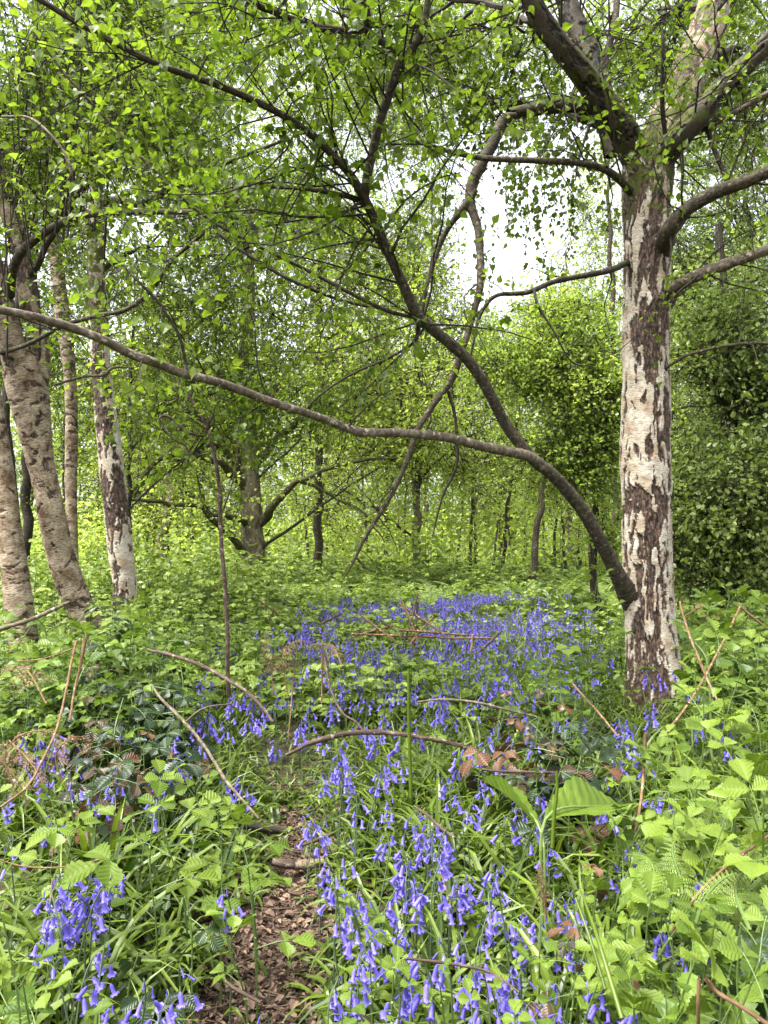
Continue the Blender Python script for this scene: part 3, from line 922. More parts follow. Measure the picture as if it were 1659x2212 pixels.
o, pB2, rB2 = birch_tube([(52, 850, 5.28, 50), (36, 790, 5.25, 62), (20, 730, 5.2, 62), (4, 660, 5.2, 58), (-20, 560, 5.2, 52), (-60, 420, 5.2, 48)], 'branch', 'birch_warm', t, mm=0.007, wide=0.86, seed=74, hi=0.05, ext_down=0, diamond=(14, 8), thr=0.56)
LB = {}
for key, mt, rows in [('h1', 'limb', [(20, 640, 5.2, 24), (34, 575, 5.0, 24), (60, 530, 4.9, 22), (110, 492, 4.8, 20), (200, 461, 4.6, 17), (330, 456, 4.4, 15), (440, 457, 4.2, 13), (520, 456, 4.1, 10), (600, 458, 4.0, 8), (645, 466, 3.95, 4)]),
                      ('h2', 'limb', [(0, 760, 5.1, 12), (60, 740, 4.9, 11), (130, 706, 4.7, 11), (190, 690, 4.5, 11), (262, 672, 4.3, 11), (330, 622, 4.2, 10), (380, 560, 4.1, 9), (430, 508, 4.0, 9), (490, 460, 3.9, 7), (545, 395, 3.8, 4)]),
                      ('h3', 'limb_dark', [(440, 457, 4.2, 8), (500, 468, 4.2, 9), (545, 482, 4.2, 9), (556, 515, 4.2, 8), (520, 545, 4.2, 7), (450, 553, 4.2, 6), (390, 552, 4.2, 4)]),
                      ('h4', 'limb_dark', [(450, 470, 4.1, 6), (480, 510, 4.1, 8), (550, 560, 4.1, 9), (640, 610, 4.1, 9), (740, 650, 4.2, 8), (830, 668, 4.3, 6)]),
                      ('h5', 'limb_pale', [(0, 247, 4.0, 6), (60, 250, 3.9, 6), (100, 280, 3.8, 6), (138, 330, 3.8, 6), (152, 372, 3.8, 6), (140, 392, 3.8, 4)]),
                      ('h6', 'limb', [(120, 830, 4.9, 6), (180, 815, 4.8, 7), (205, 812, 4.7, 8), (225, 806, 4.6, 8), (250, 790, 4.6, 6), (320, 800, 4.5, 5)])]:
    o, p_, r_ = px_limb(rows, 'branch', mt, t, k=10, rough=0.07, seed=len(rows) + int(rows[0][1]), per=8, knots=0.5)
    LB[key] = (p_, r_)
BL.update(LB)
c_ = Acc()
for i_ in range(34):         # whippy upright shoots beside the fork
    x0 = RNG.uniform(-10, 230)
    y0 = RNG.uniform(430, 900) if x0 < 90 else RNG.uniform(420, 560)
    z_ = RNG.uniform(4.6, 5.6)
    rows = np.array([P(x0, y0, z_), P(x0 + RNG.uniform(-30, 40), y0 - 220, z_ - 0.1), P(x0 + RNG.uniform(-60, 110), y0 - 460, z_ - 0.3), P(x0 + RNG.uniform(-110, 200), y0 - 760, z_ - 0.4)])
    pw = smooth_path(rows, 5)
    V, F, B = tubes(pw[None], np.linspace(0.008, 0.002, len(pw))[None] * RNG.uniform(0.5, 1.1), 5)
    c_.add(V, F, 0.5, 0, B)
    spray(c_, pw[None], 14, 0.045, BIRCH, 0.35, 1)
for q, n, nl in (('h1', 30, 8), ('h2', 20, 7), ('h3', 12, 5), ('h4', 24, 6), ('h5', 4, 3), ('h6', 10, 4)):
    dress(q, n, (0.3, 0.8), nl=nl, acc=c_)
crown(c_, pB1, rB1, [(60, 250, 5.2, 220, 260, 80), (150, 60, 5.0, 250, 150, 60), (330, 250, 4.6, 170, 200, 46), (420, 60, 5.5, 200, 120, 40)], 0.045, BIRCH, nl=7, ntw=7, twl=0.45, tr=0.0022, gap=0.42, gs=1.5)
finish(c_, t, 'twig', 'birch_leaf')

t = tree('birch_tree', 'upright birch with long black diamond fissures in white bark, left of the sapling', 'tree', 270, 7.0)
def bandC(cyl, h, ang):
    return 0.13 * np.exp(-((ang - rad(100)) / 0.6) ** 2) * np.clip((3.4 - h) / 0.8, 0.25, 1) + 0.01 + 0.05 * (h < 0.8)
o, pC, rC = birch_tube([(268, 1330, 7.0, 64), (270, 1270, 7.0, 60), (262, 1200, 7.0, 62), (254, 1130, 7.0, 63), (246, 1060, 7.0, 62), (240, 1000, 7.0, 57), (234, 940, 7.0, 56), (224, 860, 7.0, 50), (216, 775, 7.0, 47), (214, 686, 7.0, 46), (206, 597, 7.0, 46), (206, 507, 7.0, 48), (206, 448, 7.0, 46), (192, 374, 7.0, 42), (182, 250, 7.0, 38), (172, 110, 7.0, 34), (160, 0, 7.0, 31), (150, -120, 7.0, 28)], 'trunk', 'birch', t, mm=0.0065, wide=0.86, seed=83, extra=bandC, diamond=(13, 3.2), depth=0.011)
for rows in [[(206, 440, 7.0, 22), (250, 432, 6.9, 18), (292, 440, 6.8, 17), (330, 425, 6.7, 17), (352, 412, 6.7, 17), (400, 392, 6.6, 16), (440, 372, 6.5, 14), (500, 345, 6.4, 11), (620, 300, 6.2, 7)],
             [(214, 520, 7.0, 16), (190, 500, 6.9, 14), (150, 470, 6.8, 12), (100, 440, 6.7, 8)],
             [(190, 360, 7.0, 16), (225, 280, 6.9, 14), (250, 200, 6.8, 12), (262, 100, 6.7, 9)]]:
    o, p_, r_ = px_limb(rows, 'branch', 'limb', t, k=12, rough=0.12, seed=int(rows[0][0]), per=8, knots=0.6)
    BL['c%d' % rows[0][1]] = (p_, r_)
c_ = Acc()
for q in ('c440', 'c520', 'c360'):
    dress(q, 18, (0.4, 1.0), nl=8, acc=c_)
crown(c_, pC, rC, [(200, 200, 7.6, 260, 260, 90), (420, 330, 7.4, 190, 190, 60), (330, 560, 7.8, 150, 130, 34), (90, 480, 7.6, 130, 200, 36)], 0.05, BIRCH, nl=7, ntw=7, twl=0.5, tr=0.003, gap=0.42, gs=1.2)
finish(c_, t, 'twig', 'birch_leaf')

t = tree('birch_tree', 'slim grey birch standing behind and between the two thick left birches', 'tree', 160, 9.5)
o, pD, rD = birch_tube([(166, 1290, 9.5, 26), (158, 1200, 9.5, 25), (155, 1120, 9.5, 28), (153, 1031, 9.5, 30), (155, 942, 9.5, 29), (152, 823, 9.5, 30), (140, 716, 9.5, 36), (130, 640, 9.5, 34), (112, 480, 9.5, 30), (96, 320, 9.5, 28), (84, 150, 9.5, 24), (78, 0, 9.5, 20), (74, -150, 9.5, 16)], 'trunk', 'birch_warm', t, mm=0.012, wide=0.86, seed=91, hi=0.08, diamond=(12, 18), thr=0.61)
c_ = Acc(); crown(c_, pD, rD, [(120, 300, 9.8, 240, 350, 110), (330, 120, 10, 220, 180, 60)], 0.055, HEX, nl=6, ntw=7, gap=0.42, gs=1.0); finish(c_, t, 'twig', 'birch_leaf')

t = tree('dead_tree', 'thin dark dead-looking stem close behind the birch stems at the picture edge', 'tree', 46, 8.0)
o, pE, rE = px_limb([(50, 1330, 8.0, 12), (44, 1230, 8.0, 13), (36, 1120, 8.0, 16), (24, 1000, 8.0, 22), (14, 900, 8.0, 20), (20, 780, 8.0, 20), (44, 620, 8.0, 24), (56, 400, 8.0, 27), (66, 290, 8.0, 26), (76, 150, 8.0, 25), (86, 20, 8.0, 22), (92, -150, 8.0, 18)], 'trunk', 'limb_dark', t, k=14, rough=0.12, seed=95)
c_ = Acc(); crown(c_, pE, rE, [(60, 650, 8.2, 150, 260, 26), (40, 150, 8.2, 160, 200, 30)], 0.05, HEX, nl=4, ntw=8, gap=0.4, gs=1.2); finish(c_, t, 'twig', 'birch_leaf')

# sapling
t = tree('sapling', 'thin dark wavy sapling rising out of the bluebells, left of centre', 'sapling', 496, 3.9)
o, pS, rS = px_limb([(499, 1500, 3.9, 11), (495, 1440, 3.9, 10.5), (492, 1330, 3.9, 10), (486, 1240, 3.9, 10), (478, 1160, 3.9, 10), (474, 1060, 3.88, 10), (464, 990, 3.85, 9.5), (452, 935, 3.85, 9), (440, 905, 3.85, 8), (424, 880, 3.85, 7), (398, 842, 3.85, 6), (368, 818, 3.85, 4)], 'trunk', 'stick', t, k=10, rough=0.07, seed=101, knots=0.6)
c_ = Acc()
for key, rows in [('s1', [(445, 940, 3.85, 6), (420, 935, 3.8, 7), (395, 925, 3.8, 7), (375, 908, 3.8, 6), (352, 898, 3.8, 7), (341, 908, 3.8, 6), (350, 930, 3.8, 6), (380, 955, 3.8, 6), (400, 968, 3.8, 6), (403, 1000, 3.8, 5), (395, 1018, 3.8, 3)]),
                  ('s2', [(450, 930, 3.85, 5), (462, 900, 3.8, 4), (470, 870, 3.8, 3), (478, 840, 3.8, 2)]),
                  ('s3', [(478, 1120, 3.85, 4), (500, 1050, 3.8, 4), (512, 980, 3.8, 3), (520, 900, 3.8, 2)])]:
    o, p_, r_ = px_limb(rows, 'branch', 'stick', t, k=8, seed=int(rows[0][1]))
    BL[key] = (p_, r_)
    dress(key, 9, (0.12, 0.45), nl=5, acc=c_, leaf=0.04)
BL['s0'] = (pS, rS)
dress('s0', 14, (0.2, 0.6), nl=5, acc=c_, leaf=0.04, lo=0.6)
finish(c_, t, 'twig', 'birch_leaf')

# ------------------------------------------------------------------ the oak in the middle distance
t = tree('oak_tree', 'old oak with stout ribbed trunk and low mossy limbs in the middle distance', 'tree', 545, 16.0)
o, pO, rO = px_limb([(548, 1300, 16, 84), (545, 1262, 16, 66), (545, 1225, 16, 61), (546, 1185, 16, 61), (545, 1150, 16, 56), (543, 1110, 16, 54), (541, 1060, 16, 50), (540, 1020, 16, 46), (540, 960, 16, 42), (536, 890, 16, 38), (530, 780, 16, 32), (540, 650, 16, 26), (536, 500, 16, 18), (540, 400, 16, 8)], 'trunk', 'oak_bark', t, k=48, rough=0.10, seed=110, knots=0.2, per=12)
c_ = Acc()
for rows in [[(545, 1205, 16, 20), (520, 1187, 15.7, 20), (485, 1142, 15.2, 17), (447, 1108, 14.8, 15), (425, 1094, 14.6, 12), (365, 1090, 14.2, 11), (298, 1082, 13.8, 9), (240, 1075, 13.5, 6)],
             [(540, 1135, 16, 18), (515, 1120, 15.5, 15), (480, 1112, 15.2, 12), (445, 1102, 15, 10), (432, 1050, 14.8, 9), (428, 1010, 14.6, 7)],
             [(555, 1135, 16, 26), (578, 1112, 15.8, 24), (603, 1078, 15.5, 18), (648, 1040, 15.2, 15), (702, 1014, 15, 11), (765, 998, 14.8, 9), (860, 985, 14.5, 5)],
             [(535, 1060, 16, 22), (490, 1010, 15.5, 20), (430, 985, 15, 16), (350, 990, 14.5, 13), (290, 1050, 14, 11), (272, 1110, 13.8, 8)],
             [(535, 1030, 16, 20), (470, 960, 15.5, 16), (390, 990, 15, 13), (320, 1030, 14.5, 11), (290, 1075, 14, 8)],
             [(540, 1040, 16, 22), (500, 960, 16, 18), (410, 890, 15.5, 14), (320, 870, 15, 10), (230, 860, 14.5, 6)],
             [(545, 1020, 16, 20), (620, 930, 16, 16), (720, 870, 15.5, 12), (850, 850, 15, 9), (980, 860, 14.5, 5)],
             [(545, 940, 16, 20), (610, 820, 16.5, 16), (690, 740, 17, 12), (800, 690, 17, 8)],
             [(540, 900, 16, 18), (470, 800, 16, 14), (400, 720, 16, 10), (330, 660, 16, 6)],
             [(648, 1040, 15.2, 10), (700, 1060, 15.2, 8), (740, 1080, 15.2, 7), (790, 1110, 15, 5), (830, 1170, 15, 3)]]:
    o, p_, r_ = px_limb(rows, 'branch', 'oak_limb', t, k=12, rough=0.12, seed=int(rows[1][0]), per=8, wob=0.05)
    dress((p_, r_), 16, (0.8, 2.4), nl=8, acc=c_, leaf=0.08, r0=0.35)
crown(c_, pO, rO, [(330, 860, 14.5, 200, 140, 60), (560, 820, 15.5, 300, 200, 130), (850, 850, 15, 220, 190, 90), (620, 560, 17, 300, 220, 120), (880, 620, 17, 150, 150, 50), (960, 960, 15, 170, 110, 46), (300, 640, 16, 220, 180, 60)],
      0.085, HEX, nl=6, ntw=8, twl=0.9, tr=0.006, gap=0.44, gs=0.55, lim=0.45)
finish(c_, t, 'twig', 'oak_leaf')

# drooping hazel between the left birches and the oak
def tree_of(name, label, cat, x, Y, base_w, top, blobs, bark, leafm, group=None, dx=0, leaf=0.06, nl=6, ntw=7, gap=0.42, gs=0.8, shape=DIA, twl=0.6, tr=0.004, droop=0.25, kk=14, gseed=4, y0=None, bare=None):
    t = tree(name, label, cat, x, Y, group)
    gb = P(x, 1195, Y)
    pts = np.array([[gb[0], Y, float(gz(gb[0], Y)) - 0.2]] + [[*P(x + dx * f + RNG.uniform(-0.10, 0.10) * base_w * 2, 1195, Y)[:2], f * top] for f in (0.15, 0.35, 0.6, 0.8, 1.0)])
    pts = smooth_path(pts, 8)
    R = np.interp(np.linspace(0, 1, len(pts)), [0, 0.06, 0.5, 1], [0.60, 0.44, 0.33, 0.05]) * base_w / FPX * Y
    pts = wobble(pts, R[0] * 0.45, int(x) + 7)
    V, F, B = limb(pts, R, kk, 0.1, int(x))
    place(Acc().add(V, F, 0.5, 0, B).build('trunk', M[bark], smooth=True), t)
    if blobs:
        c_ = Acc()
        crown(c_, pts, R, blobs, leaf, shape, nl, ntw, gap, gs, droop, twl, tr, gseed=gseed)
        if bare: bare(c_, pts, R)
        finish(c_, t, 'twig', leafm)
    return t


tree_of('hazel_tree', 'leafy green tree with drooping sprays in front of the oak crown', 'tree', 276, 11.0, 14, 5.5,
        [(420, 830, 10, 230, 120, 70), (600, 880, 10, 170, 110, 60), (330, 650, 10.5, 220, 160, 70), (560, 640, 10.5, 200, 160, 60), (250, 980, 10.5, 90, 70, 12), (520, 400, 10.5, 260, 190, 70)],
        'limb_dark', 'birch_leaf', leaf=0.055, nl=7, ntw=8, gap=0.40, gs=0.9, shape=HEX, twl=0.6, tr=0.003, droop=0.5)
# high crowns beyond, across the top
tree_of('ash_tree', 'tall tree behind the left birches, its crown against the white sky', 'tree', 60, 15, 26, 13,
        [(60, 300, 15, 300, 330, 300), (40, 800, 14, 160, 250, 140), (380, 80, 15, 260, 200, 190), (420, 420, 16, 240, 160, 130)], 'limb_dark', 'birch_leaf', leaf=0.08, gap=0.42, gs=0.6, twl=0.8)
tree_of('birch_tree', 'tall birch behind the oak, top spreading under white sky in the centre', 'tree', 690, 19, 22, 15,
        [(640, 240, 18, 280, 230, 300), (850, 180, 18, 180, 190, 190), (740, 460, 18, 230, 160, 190), (900, 330, 17, 100, 160, 80), (1000, 60, 18, 150, 120, 80), (420, 300, 18, 200, 200, 120)], 'limb', 'may_leaf', leaf=0.075, gap=0.42, gs=0.6, twl=0.9, tr=0.005)
tree_of('oak_tree', 'yellow-green young oak filling the centre behind the crossed branches', 'tree', 900, 21, 22, 9,
        [(830, 700, 20, 190, 150, 130), (960, 800, 20, 180, 160, 140), (880, 560, 21, 120, 130, 70), (760, 900, 20, 200, 120, 110), (930, 1010, 20, 200, 90, 100), (700, 1060, 21, 170, 80, 60), (1080, 930, 20, 120, 120, 60)],
        'oak_bark', 'oak_leaf', leaf=0.085, gap=0.42, gs=0.6, twl=0.9, tr=0.006)
tree_of('oak_tree', 'yellowish oak right of the sky gap, half hidden by the big birch', 'tree', 1230, 24, 24, 11,
        [(1150, 720, 23, 150, 110, 60), (1240, 620, 23, 120, 120, 60), (1290, 480, 23, 90, 150, 50), (1320, 330, 24, 60, 90, 18), (1200, 830, 22, 220, 100, 70)],
        'oak_bark', 'oak_leaf', leaf=0.095, gap=0.36, gs=0.5, twl=1.0, tr=0.006)
# hawthorn with a dark hollow under it
ht = tree_of('hawthorn_tree', 'dense bright green hawthorn left of the big birch, dark and hollow underneath', 'tree', 1285, 12, 20, 3.6,
        [(1120, 800, 11.5, 170, 130, 130), (1250, 790, 11.5, 130, 150, 130), (1220, 960, 11.5, 150, 90, 100), (1060, 920, 11.5, 110, 70, 50), (1290, 1040, 11.5, 90, 50, 44), (1330, 900, 11.5, 100, 160, 90), (1200, 700, 12, 120, 70, 60), (1310, 1150, 12, 70, 60, 26)],
        'limb_dark', 'may_leaf', leaf=0.056, nl=8, ntw=8, gap=0.46, gs=1.0, shape=HEX, twl=0.6, tr=0.004)
# dark thicket on the right
def blossom(acc, pts, R):
    n = 900
    p = np.array([P(x, y, Y) for x, y, Y in zip(RNG.uniform(1440, 1690, n), RNG.uniform(780, 1180, n), RNG.uniform(5.9, 7.2, n))])
    leaves(acc, p, rv(n), norm(np.array([0, -0.5, 0.6]) + rv(n) * 0.5), 0.016, HEX, RNG.uniform(0, 1, n), 2)
T_ = tree('hawthorn_tree', 'dark hawthorn thicket on the right edge behind the big birch trunk', 'tree', 1560, 7.0)
pts = smooth_path([[*P(1560, 1195, 7.0)[:2], -0.2], [*P(1556, 1195, 7.0)[:2], 1.0], [*P(1590, 1195, 7.0)[:2], 2.4], [*P(1570, 1195, 7.0)[:2], 4.2]], 8)
R = np.linspace(0.09, 0.03, len(pts))
V, F, B = limb(pts, R, 14, 0.1, 5)
place(Acc().add(V, F, 0.5, 0, B).build('trunk', M['limb_dark'], smooth=True), T_)
c_ = Acc()
crown(c_, pts, R, [(1560, 900, 6.8, 140, 190, 150), (1530, 1090, 6.8, 120, 110, 90), (1640, 1080, 6.4, 100, 150, 80), (1570, 660, 7.2, 140, 170, 110), (1680, 800, 6.6, 100, 260, 110), (1500, 780, 7.4, 70, 160, 60), (1530, 1215, 6.9, 120, 60, 50), (1650, 1220, 6.5, 100, 70, 50), (1480, 1130, 7.2, 60, 90, 36)],
      0.046, HEX, 8, 8, 0.45, 1.3, 0.2, 0.5, 0.003)
finish(c_, T_, 'twig', 'dark_leaf', ('may_flower',))
tree_of('beech_tree', 'tall dark green tree behind the thicket, reaching up to the top right corner', 'tree', 1640, 12, 30, 9,
        [(1560, 450, 11.5, 160, 180, 120), (1640, 200, 12, 170, 220, 120), (1480, 620, 12, 110, 120, 80), (1600, 700, 11.5, 130, 200, 110), (1500, 900, 12, 120, 160, 90), (1420, 420, 13, 90, 180, 60), (1500, 100, 12.5, 120, 160, 50), (1400, 150, 14, 90, 170, 40)],
        'limb_dark', 'dark_leaf', leaf=0.06, nl=8, ntw=8, gap=0.38, gs=0.7, twl=0.6)
tree_of('maple_tree', 'pale green tree seen between the big birch and the top of the picture', 'tree', 1330, 17, 18, 13,
        [(1330, 120, 16, 90, 150, 40), (1060, 60, 17, 170, 140, 56), (1230, 60, 17, 130, 110, 40)], 'limb', 'may_leaf', leaf=0.075, gap=0.42, gs=0.7, twl=0.8)

# thin stems of the wood beyond the bluebells
G1 = 'thin trees of the wood beyond the bluebells'
stems = [(1010, 21, 9, 4), (1032, 24, 7, -3), (1060, 26, 7, 8), (1078, 22, 10, 10), (1100, 28, 6, 0), (1196, 23, 8, 3), (1224, 20, 8, -4), (1250, 22, 9, 3), (1236, 27, 6, 6), (1178, 28, 6, -2),
         (985, 30, 7, 5), (905, 28, 7, -4), (870, 31, 7, 3), (1130, 30, 6, 2), (1318, 19, 9, -6), (690, 26, 12, 3), (668, 30, 7, -4), (1275, 18, 15, 6), (740, 33, 7, 3), (800, 30, 7, -5), (1300, 26, 7, 2), (950, 34, 6, 4)]
look = ['thin', 'slim grey', 'slender leaning', 'dark', 'knotty', 'pale']
for i_, (x, Yd, wd, dx) in enumerate(stems):
    tree_of('young_tree', '%s tree stem beyond the bluebells, %s' % (look[i_ % 6], 'right of the dead hanging branch' if x > 800 else 'right of the old oak'), 'tree', x, Yd, wd, 5 + (i_ * 37 % 30) / 10, [(x + dx * 4, 1030, Yd, 95, 80, 16), (x - 30, 900, Yd + 1, 90, 90, 16)] if i_ % 2 == 0 or x < 960 else [(x, 1060, Yd, 80, 60, 14)],
            'limb_dark' if i_ % 3 else 'limb', 'may_leaf' if i_ % 3 else 'oak_leaf', G1, dx=dx * 6, leaf=0.10, nl=6, ntw=8, gap=0.36, gs=0.7, twl=0.9, tr=0.008, kk=8, gseed=i_)
tree_of('birch_tree', 'reddish birch leaning right at the back edge of the bluebells', 'tree', 1146, 15.5, 19, 5.2, [(1180, 1010, 15.5, 110, 90, 36)], 'limb', 'may_leaf', dx=60, leaf=0.06, gap=0.4, twl=0.7)
# pale trunks seen under the oak
G2 = 'pale distant trunks left of the oak'
for i_, (x, Yd, wd) in enumerate([(358, 27, 24), (414, 31, 11), (330, 30, 7), (318, 34, 6), (466, 33, 10), (296, 29, 6), (382, 36, 6)]):
    tree_of('distant_tree', '%s distant trunk seen left of the oak trunk' % ['thick grey', 'slim brown', 'thin pale', 'thin grey', 'short pale', 'faint thin', 'slender'][i_], 'tree', x, Yd, wd, 9, [(x, 1040, Yd, 120, 90, 30), (x + 40, 860, Yd, 140, 110, 30)], 'oak_bark', 'oak_leaf', G2, leaf=0.12, nl=6, ntw=8, gap=0.38, gs=0.5, twl=1.2, tr=0.01, kk=10, gseed=i_)

# woodland that closes the view: rows of leafy trees further off
G3 = 'trees of the far wood'
n3 = 0
for row, (Yd, step, hh) in enumerate([(34, 150, 11), (44, 130, 14), (56, 120, 17)]):
    for x in np.arange(-500, 2200, step):
        x = x + RNG.uniform(-40, 40)
        if not (-300 < x < 1960) : continue
        h_ = hh * RNG.uniform(0.8, 1.15)
        yt = 1195 - (h_ - 1.0) * FPX / Yd
        low = 900 < x < 1330
        if low: yt = max(yt, 760 + (x < 1000) * 0)
        bl = [(x, 1130, Yd, 110, 75, 26), (x, 980, Yd, 120, 100, 30)]
        if yt < 880: bl += [(x, 830, Yd, 110, 110, 26)]
        if yt < 740: bl += [(x, 690, Yd, 100, 110, 20)]
        tree_of('woodland_tree', '%s %s tree of the far wood, row %s' % (['bushy', 'leafy', 'broad', 'young', 'open'][n3 % 5], ['pale green', 'yellow-green', 'fresh green'][n3 % 3], ['just beyond the clearing', 'behind the first', 'furthest back'][row]), 'tree', x, Yd + RNG.uniform(-3, 3), RNG.uniform(6, 12), h_ * 0.8, bl,
                'limb', ['may_leaf', 'oak_leaf', 'may_leaf'][n3 % 3], G3, leaf=0.17, nl=6, ntw=7, gap=0.34, gs=0.4, twl=1.3, tr=0.012, kk=7, gseed=n3)
        n3 += 1

# ------------------------------------------------------------------ flora shapes
def px_of(p):
    """picture position of points (to say in words where a plant stands and to thin what nobody sees)"""
    p = np.atleast_2d(p)
    X, Yc, Z = p[:, 0], p[:, 1], p[:, 2] - CAM_H
    dep = Yc * CA + Z * SA
    up = Z * CA - Yc * SA
    return 829.5 + X / dep * FPX, 1106 - up / dep * FPX


LEAFLET_HI = leaf_grid(0.68, 3, 16, 0.10, 0.019, 0.075, 0.16, 0.34, 1.75, 0.22)
LEAFLET_LO = leaf_grid(0.76, 1, 8, 0.14, 0.010, 0.12, 0.18, 0.34, 1.7, 0.18)
LEAFLET_XLO = HEX


def rotz(v, a):
    c, s_ = math.cos(a), math.sin(a)
    return np.stack([v[..., 0] * c - v[..., 1] * s_, v[..., 0] * s_ + v[..., 1] * c, v[..., 2]], -1)


def compound(shape, spread=1.25, lat=0.86, petiole=1.0, five=False, seed=0):
    """a bramble leaf: one end leaflet, two (or four) side ones, and the stalk; lies along +x, leaf size 1"""
    r = np.random.default_rng(seed)
    Vs, Fs, n_ = [], [], 0
    parts = [(0.16, 0, 1.0, 0.12)]
    for sgn in (-1, 1):
        parts.append((0.0, sgn * spread * r.uniform(0.9, 1.1), lat * r.uniform(0.92, 1.08), 0.03))
        if five: parts.append((-0.04, sgn * spread * 1.75, lat * 0.72, 0.02))
    for off, an, sc_, gap_ in parts:
        V = shape[0].copy() * sc_
        dr = r.uniform(0.0, 0.22)
        V[:, 2] -= dr * V[:, 0] ** 2 * 0.8
        tw_ = r.uniform(-0.25, 0.25)
        V[:, 2] += tw_ * V[:, 1]
        V[:, 0] += gap_
        V = rotz(V, an)
        V[:, 0] += off
        Vs.append(V)
        Fs.append(shape[1] + n_)
        n_ += len(V)
    F4 = np.concatenate(Fs)
    t_ = np.linspace(-petiole, 0.16, 6)
    pp = np.stack([t_, t_ * 0, -0.30 * np.clip(-t_, 0, 9) ** 1.4], -1)
    Vt, Ft, _ = tubes(pp[None], np.linspace(0.022, 0.012, 6)[None], 4)
    return np.concatenate(Vs), F4, Vt, Ft, petiole


def leaf_mesh(name, shape, matname, tone, seed, five=False, petiole=1.0, stem_mat='stem', spread=1.25):
    V, F, Vt, Ft, pe = compound(shape, five=five, seed=seed, petiole=petiole, spread=spread)
    base = pp_end = np.array([-pe, 0, -0.30 * pe ** 1.4])
    V, Vt = V - base, Vt - base
    ac = Acc()
    # veins run paler: the middle line of each leaflet
    ac.add(V, F, np.clip(tone + 0.1 * np.random.default_rng(seed).normal(size=len(V)) * 0.6, 0, 1), 0)
    ac.add(Vt, Ft, 0.6, 1)
    return ac.mesh(name, [M[matname], M[stem_mat]], smooth=False)


LM = {'young': [leaf_mesh('leaf', LEAFLET_HI, 'young', tn, sd) for sd, tn in enumerate((0.25, 0.5, 0.75, 0.95))],
      'green': [leaf_mesh('leaf', LEAFLET_HI, 'bramble', tn, 10 + sd) for sd, tn in enumerate((0.2, 0.5, 0.75, 1.0))],
      'old': [leaf_mesh('leaf', LEAFLET_HI, 'old', tn, 20 + sd) for sd, tn in enumerate((0.1, 0.4, 0.7))],
      'bronze': [leaf_mesh('leaf', LEAFLET_HI, 'bronze', tn, 30 + sd) for sd, tn in enumerate((0.0, 0.3, 0.8))]}
# nettle: simple toothed leaves in opposite pairs
NET = leaf_grid(0.62, 2, 10, 0.10, 0.02, 0.16, 0.30, 0.30)


def nettle_leaf(tone, seed):
    V = NET[0].copy()
    V[:, 0] += 0.25
    Vt, Ft, _ = tubes(np.array([[[0, 0, 0], [0.12, 0, 0.02], [0.26, 0, 0.0]]]), np.array([[0.015] * 3]), 4)
    return Acc().add(V, NET[1], tone, 0).add(Vt, Ft, 0.5, 1).mesh('leaf', [M['bramble'], M['stem']])


LM['nettle'] = [nettle_leaf(tn, 0) for tn in (0.25, 0.5, 0.8)]


def zone(x, y):
    """where in the place (and in the photo) something stands, in a few words"""
    px_, py_ = px_of(np.array([x, y, 0.25]))
    px_, py_ = float(px_[0]), float(py_[0])
    d = x - float(path_x(y))
    side = 'left' if d < 0 else 'right'
    if y > 4.9: return 'in flowers near the big birch' if px_ > 1050 else ('under the left birches' if px_ < 420 else 'amid the flower carpet')
    if px_ > 1480 and py_ > 1900: return 'in the bottom right corner'
    if px_ < 200 and py_ > 1900: return 'in the bottom left corner'
    if y > 3.4:
        return 'at the big birch foot' if px_ > 1230 else ('beside the thin sapling' if 400 < px_ < 620 else ('by the left birches' if px_ <= 400 else "beyond the path's end"))
    if abs(d) < 0.34: return 'at the %s path edge' % side + (' in front' if y < 1.5 else ' half way up' if y < 2.3 else ' near its end')
    if px_ > 1400: return 'among brambles at the right side'
    if px_ < 260: return 'near the left picture side'
    return '%s of the path' % side + (', in front' if y < 1.6 else ', far up' if y > 2.4 else ', half way up')


SIZE_W = ['small', 'tall', 'sturdy', 'slender', 'short', 'leaning', 'arching', 'full']


def set_leaf(mesh, parent, loc, az, tilt, size, roll=0.0):
    o = bpy.data.objects.new('leaf', mesh)
    COL.objects.link(o)
    o.parent = parent
    o.location = loc
    o.rotation_euler = Euler((roll, tilt, az), 'XYZ')
    o.scale = (size, size, size)
    return o


used_labels = {}


def uniq(lb):
    used_labels[lb] = used_labels.get(lb, 0) + 1
    return lb


